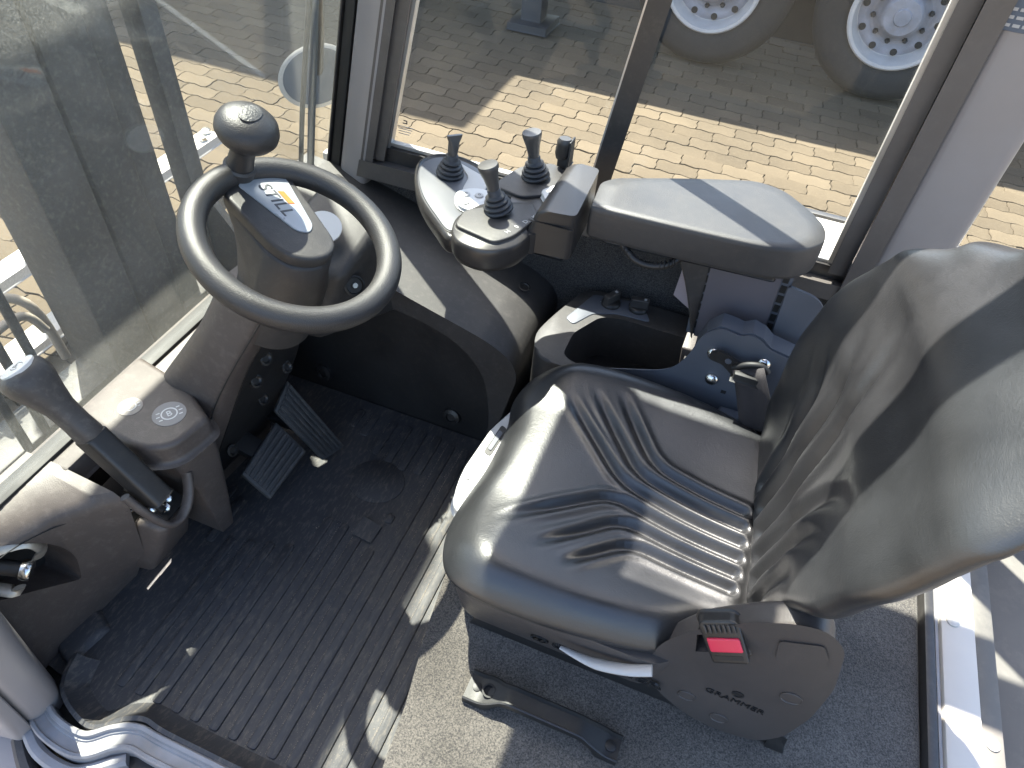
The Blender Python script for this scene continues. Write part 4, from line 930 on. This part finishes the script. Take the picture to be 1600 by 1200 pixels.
sub(swl, loft('hub', [morph(1, -.22, .070), morph(1, -.13, .072), morph(.82, -.085, .074), morph(.45, -.052), morph(.15, -.028), hl(.985, -.022)], PL, None, ang=60))
sub(swl, loft('hub_cover', [hl(.99, -.0215), hl(1.0, -.018), hl(1.0, -.008), hl(.985, -.003), hl(.95, -.0005), hl(.9, 0.0)], PL, None, ang=60))
pl_ = rpoly([(-.126, .028), (-.120, .062), (-.092, .100), (-.080, .097), (.000, .047), (.006, .030), (-.011, .017)], [.006, .012, .012, .01, .012, .012, .012], 4)
sub(swl, frame_prism('badge_plate', pl_, wc3, wa, wb_, wn, -.001, .0022, PLATE, None, .001, 2))
td = Vector((.066, -.022)).normalized()
tU = wa * td.x + wb_ * td.y; tV = wn.cross(tU)
sub(swl, text('badge_lettering', 'STILL', WP(-.070, .0475, .0024), tU, tV, .0285, PRINT, None, .0006, shear=.2, spacing=1.08, off=.004))
sub(swl, frame_prism('badge_bar', [(-.016, -.0045), (.012, -.0045), (.016, .0045), (-.012, .0045)], WP(-.061, .0635, .0022), tU, tV, wn, 0, .0008, ORANGE, None))
ko = WP(-.140, .051, .012)
sub(swl, lathe('knob_collar', [(.024, -.010), (.025, .004), (.022, .008)], ko, wn, PL, None, 32))
sub(swl, lathe('steering_knob', [(.0205, .006), (.0185, .034), (.0195, .052), (.029, .0575), (.0415, .0645), (.0465, .073), (.0468, .081), (.0430, .092), (.034, .1005), (.022, .1058), (.008, .1085), (.0005, .109)], ko, wn, WHEEL, None, 40, ang=80))
sub(swl, lathe('knob_emblem', [(.018, .1060), (.0182, .1085), (.016, .1092), (.0005, .1100)], ko, wn, mat('emblem_grain', (.05, .05, .05), .5, bump=1.0, bscale=260), None, 32, ex=.8, ey=1.15))

# ================================================================= LEFT CONSOLE
lc = thing('dash_console', 'dusty grey plastic dash console along the windscreen at the left', 'dash console', (-.95, .4, 0))
secs = [(.135, -1.0, -1.0, -.995), (.22, -.972, -.968, -.965), (.29, -.966, -.95, -.948), (.36, -.958, -.928, -.920), (.42, -.952, -.895, -.868), (.445, -.950, -.870, -.835)]
lo = []
for y, xb, xm, xt in secs:
    lo.append([Vector(p) for p in ((-1.04, y, -.005), (xb, y, -.005), (xm, y, .15), (xt, y, .335), (xt - .006, y, .352), (xt - .022, y, .366), (-.99, y, .388), (-1.04, y, .385))])
lo2 = []
for a, b in zip(lo, lo[1:]):
    for k in range(4): lo2.append([p.lerp(q, k / 4) for p, q in zip(a, b)])
lo2.append(lo[-1])
nearc = loft('near_cover', lo2, PLG, lc, ang=50)
cutp = rpoly([(.175, .30), (.19, .35), (.262, .375), (.325, .330), (.356, .245), (.345, .165), (.232, .275), (.225, .258)], [.01, .03, .05, .05, .05, .01, .01, .01], 4)
cutp = rpoly([(.190, .395), (.275, .368), (.335, .322), (.366, .240), (.350, .160), (.245, .245), (.190, .30)], [0, .05, .05, .05, .012, .02, 0], 4)
cut = frame_prism('c', cutp, (0, 0, 0), Y, Z, X, -1.022, -.85, PLD, None); boolean(nearc, cut)
frame_prism('recess_liner', cutp, (0, 0, 0), Y, Z, X, -1.021, -1.016, PLD, lc)
tube('cover_seam', [(-.946, .20, .352), (-.945, .29, .342), (-.918, .36, .335), (-.872, .42, .325), (-.842, .443, .318)], .0012, SEAL, lc, 6, n=4)
# latch in the recess
LD = Vector((0, .028, -.006))
lt = thing('door_latch', 'worn metal bolt with curved strap inside the recess of the dash console', 'latch', (-.96, .27, .27))
tube('strap', [(-.990, .240, .345), (-.970, .285, .342), (-.948, .322, .328), (-.938, .332, .300), (-.945, .322, .278)], .0135, WORN, lt, 10, n=5, flat=.35, up=(1, .4, .6))
tube('strap', [(-.985, .245, .27), (-.955, .262, .250), (-.945, .270, .258)], .012, WORN, lt, 10, n=4, flat=.35, up=(1, .2, .5))
lathe('bolt_shaft', [(.014, -.06), (.014, 0)], (-.940, .290, .290), (.75, .35, -.30), PLD, lt, 24)
lathe('bolt_head', [(.0175, -.002), (.0185, .004), (.0185, .011), (.016, .014), (.0005, .0145)], (-.940, .290, .290), (.75, .35, -.30), CHR, lt, 28)
# switch pod
pt_ = rpoly([(-.775, .622), (-.788, .540), (-.835, .512), (-.93, .520), (-1.0, .535), (-1.0, .70), (-.86, .672)], [.012, .03, .03, .03, 0, 0, .02], 5)
prism('pod_lid', pt_, .372, .422, PLG, lc, .012, 4)
prism('pod_gap', inset(pt_, .975, (-.88, .6)), .364, .373, SEAL, lc)
loft('pod_body', [[Vector((x, max(y, yl), z)) for x, y in inset(pt_, f, (-.90, .62))] for f, z, yl in ((.66, .04, .59), (.80, .15, .575), (.90, .25, .560), (.95, .30, .548), (.985, .365, .535))], PLG, lc)
tube('slot_lip', [(-.800, .552, .325), (-.790, .532, .290), (-.786, .500, .262), (-.792, .468, .268), (-.812, .452, .318), (-.834, .446, .362)], .0075, PLG, lc, 12, n=6, flat=1.5, up=(1, .2, .3))
hexa('lower_cheek', [(-.94, .43, .07), (-.875, .44, .07), (-.875, .56, .07), (-.94, .56, .07)], [(-.86, .447, .262), (-.795, .462, .250), (-.795, .535, .258), (-.86, .545, .262)], PLG, lc, .014, 3)
prism('slot_void', [(-.99, .446), (-.866, .446), (-.866, .54), (-.99, .54)], .20, .235, SEAL, lc)
prism('slot_floor', [(-.866, .465), (-.800, .468), (-.800, .53), (-.866, .54)], .2635, .2665, SEAL, lc)
for (xx, yy, zz) in ((-.822, .497, .2668), (-.842, .487, .2668), (-.832, .515, .2668)):
    lathe('linkage_bolt', [(.009, 0), (.009, .008), (.006, .010)], (xx, yy, zz), (.5, -.4, .7), CHR, lc, 6)
tube('linkage', [(-.90, .49, .29), (-.86, .490, .285), (-.815, .488, .272)], .007, PLD, lc, 8, n=3)
tube('linkage_spring', [(-.875 + .004 * math.cos(t * 1.3) , .470 + .010 * math.cos(t), .292 + .010 * math.sin(t) - .0008 * t) for t in [k * .5 for k in range(48)]], .0016, CHR, lc, 6)
def icon(o_, U, V, r, m1, ringm, txt):
    N = Vector(U).cross(Vector(V)).normalized()
    d = disc('symbol_disc', o_, N, r, m1, lc, .0008, 32)
    sub(d, lathe('symbol_ring', [(r * .50, .0008), (r * .50, .0013), (r * .42, .0013), (r * .42, .0008)], o_, N, ringm, None, 28, cap=False))
    sub(d, text('symbol_letter', txt, Vector(o_) + N * .0009, U, V, r * .62, ringm, None, .0004))
    for s in (-1, 1):
        for k in (-1, 0, 1):
            a = R((0 if s > 0 else 180) + 28 * k); c0 = Vector(o_) + Vector(U).normalized() * (r * .68 * math.cos(a)) + Vector(V).normalized() * (r * .68 * math.sin(a))
            sub(d, frame_prism('symbol_ray', [(-r * .10, -r * .035), (r * .12, -r * .035), (r * .12, r * .035), (-r * .10, r * .035)], c0, Vector(U).normalized(), Vector(V).normalized(), N, .0008, .0013, ringm, None))
icon((-.843, .598, .4222), (.55, .83, 0), (-.83, .55, 0), .030, mat('icon_grey', (.17, .165, .165), .5), WPRINT, 'B')
icon((-.918, .583, .4222), (.45, .89, 0), (-.89, .45, 0), .022, mat('icon_brown', (.20, .18, .16), .5), WPRINT, 'P')
box('dash_shelf', (-1.035, .44, .335), (-.948, 1.345, .384), PLG, lc, .006)
# ---------------------------------------------------------------- parking brake lever
pb = thing('parking_brake_lever', 'dusty grey lever with rounded head and white label rising from the dash slot', 'lever', (-.82, .475, .36))
P0 = Vector((-.815, .482, .345)); P1 = Vector((-.955, .468, .612)); ax = (P1 - P0).normalized(); Ln = (P1 - P0).length
sa = Vector((0, 1, 0)); sa = (sa - ax * sa.dot(ax)).normalized(); sb_ = ax.cross(sa)
frame_prism('lower_sleeve', rpoly([(-.021, -.025), (.021, -.025), (.021, .025), (-.021, .025)], .009, 4), P0, sa, sb_, ax, -.02, Ln * .50, PLD, pb, .003)
lp = []
for f, wu, wv_, sh_ in ((.495, .0215, .025, 0), (.51, .0225, .026, 0), (.60, .0215, .0235, 0), (.72, .0225, .024, .001), (.81, .029, .030, .003), (.90, .0375, .0365, .005), (.95, .0385, .0375, .006), (.985, .036, .034, .006), (1.005, .031, .029, .006), (1.012, .022, .02, .006)):
    lp.append([P0 + ax * (Ln * f) + sa * (wu * math.copysign(abs(math.cos(t)) ** .8, math.cos(t))) + sb_ * (wv_ * math.copysign(abs(math.sin(t)) ** .8, math.sin(t)) + sh_) for t in [2 * math.pi * q / 36 for q in range(36)]])
loft('lever_head', lp, mat('lever_plastic', (.055, .050, .047), .5, bump=.2, bscale=600, dust=.2, dcol=(.4, .37, .32)), pb, ang=60)
lathe('lever_label', [(.028, -.004), (.028, .0015), (.025, .0022)], P0 + ax * (Ln * 1.012), ax, mat('label_white', (.66, .64, .61), .45), pb, 32, ex=.9, ey=1.0)
text('label_symbol', '(P)', P0 + ax * (Ln * 1.012 + .0024), sa, sb_, .020, PRINT, pb, .0004)

# ================================================================= PEDALS
def pedal(name, label, q, thick, ridges, nrid):
    p = thing(name, label, 'pedal', q[2])
    A, B, C_, D = [Vector(v) for v in q]     # far-front, near-front, near-rear, far-rear
    n = (B - A).cross(D - A).normalized()
    if n.z < 0: n = -n
    hexa('pedal_plate', [v - n * thick for v in (A, B, C_, D)], [A, B, C_, D], RUB2, p, .004, 2)
    for k in range(nrid):
        f = (k + .5) / nrid; hw = .30 / nrid
        if ridges == 'along':
            e = lambda s, t: A.lerp(B, s).lerp(D.lerp(C_, s), t)
            pts = [e(f - hw, .04), e(f - hw, .96), e(f + hw, .96), e(f + hw, .04)]
        else:
            e = lambda s, t: A.lerp(D, s).lerp(B.lerp(C_, s), t)
            pts = [e(f - hw, .05), e(f - hw, .95), e(f + hw, .95), e(f + hw, .05)]
        hexa('tread_ridge', [v - n * .0005 for v in pts], [v + n * .003 for v in pts], RUB2, p, .001, 1)
    return p, n
p1, n1 = pedal('brake_pedal', 'broad ribbed brake pedal left of the accelerator', [(-.832, .838, .150), (-.824, .690, .132), (-.762, .690, .070), (-.752, .828, .090)], .014, 'across', 7)
hexa('pedal_arm', [(-.93, .74, .16), (-.93, .79, .16), (-.90, .79, .13), (-.90, .74, .13)], [(-.83, .74, .128), (-.83, .79, .128), (-.80, .79, .098), (-.80, .74, .098)], PLD, p1, .003)
p2, n2 = pedal('accelerator_pedal', 'long narrow ribbed accelerator pedal by the footwell wall', [(-.833, .909, .222), (-.824, .836, .192), (-.732, .857, .030), (-.708, .917, .030)], .012, 'along', 6)
hexa('pedal_arm', [(-.90, .86, .12), (-.90, .89, .12), (-.86, .89, .10), (-.86, .86, .10)], [(-.80, .86, .13), (-.80, .89, .13), (-.785, .89, .10), (-.785, .86, .10)], PLD, p2, .003)
# foot pocket at the left near the door
hexa('mat_pocket', [(-.985, .255, .0006), (-.925, .232, .0006), (-.905, .33, .0006), (-.965, .36, .0006)], [(-.975, .262, .022), (-.938, .245, .016), (-.922, .322, .012), (-.962, .345, .02)], RUB, fm, .006, 3)

# ---------------------------------------------------------------- render defaults
sc.render.engine = 'CYCLES'
sc.cycles.max_bounces = 10; sc.cycles.transparent_max_bounces = 24
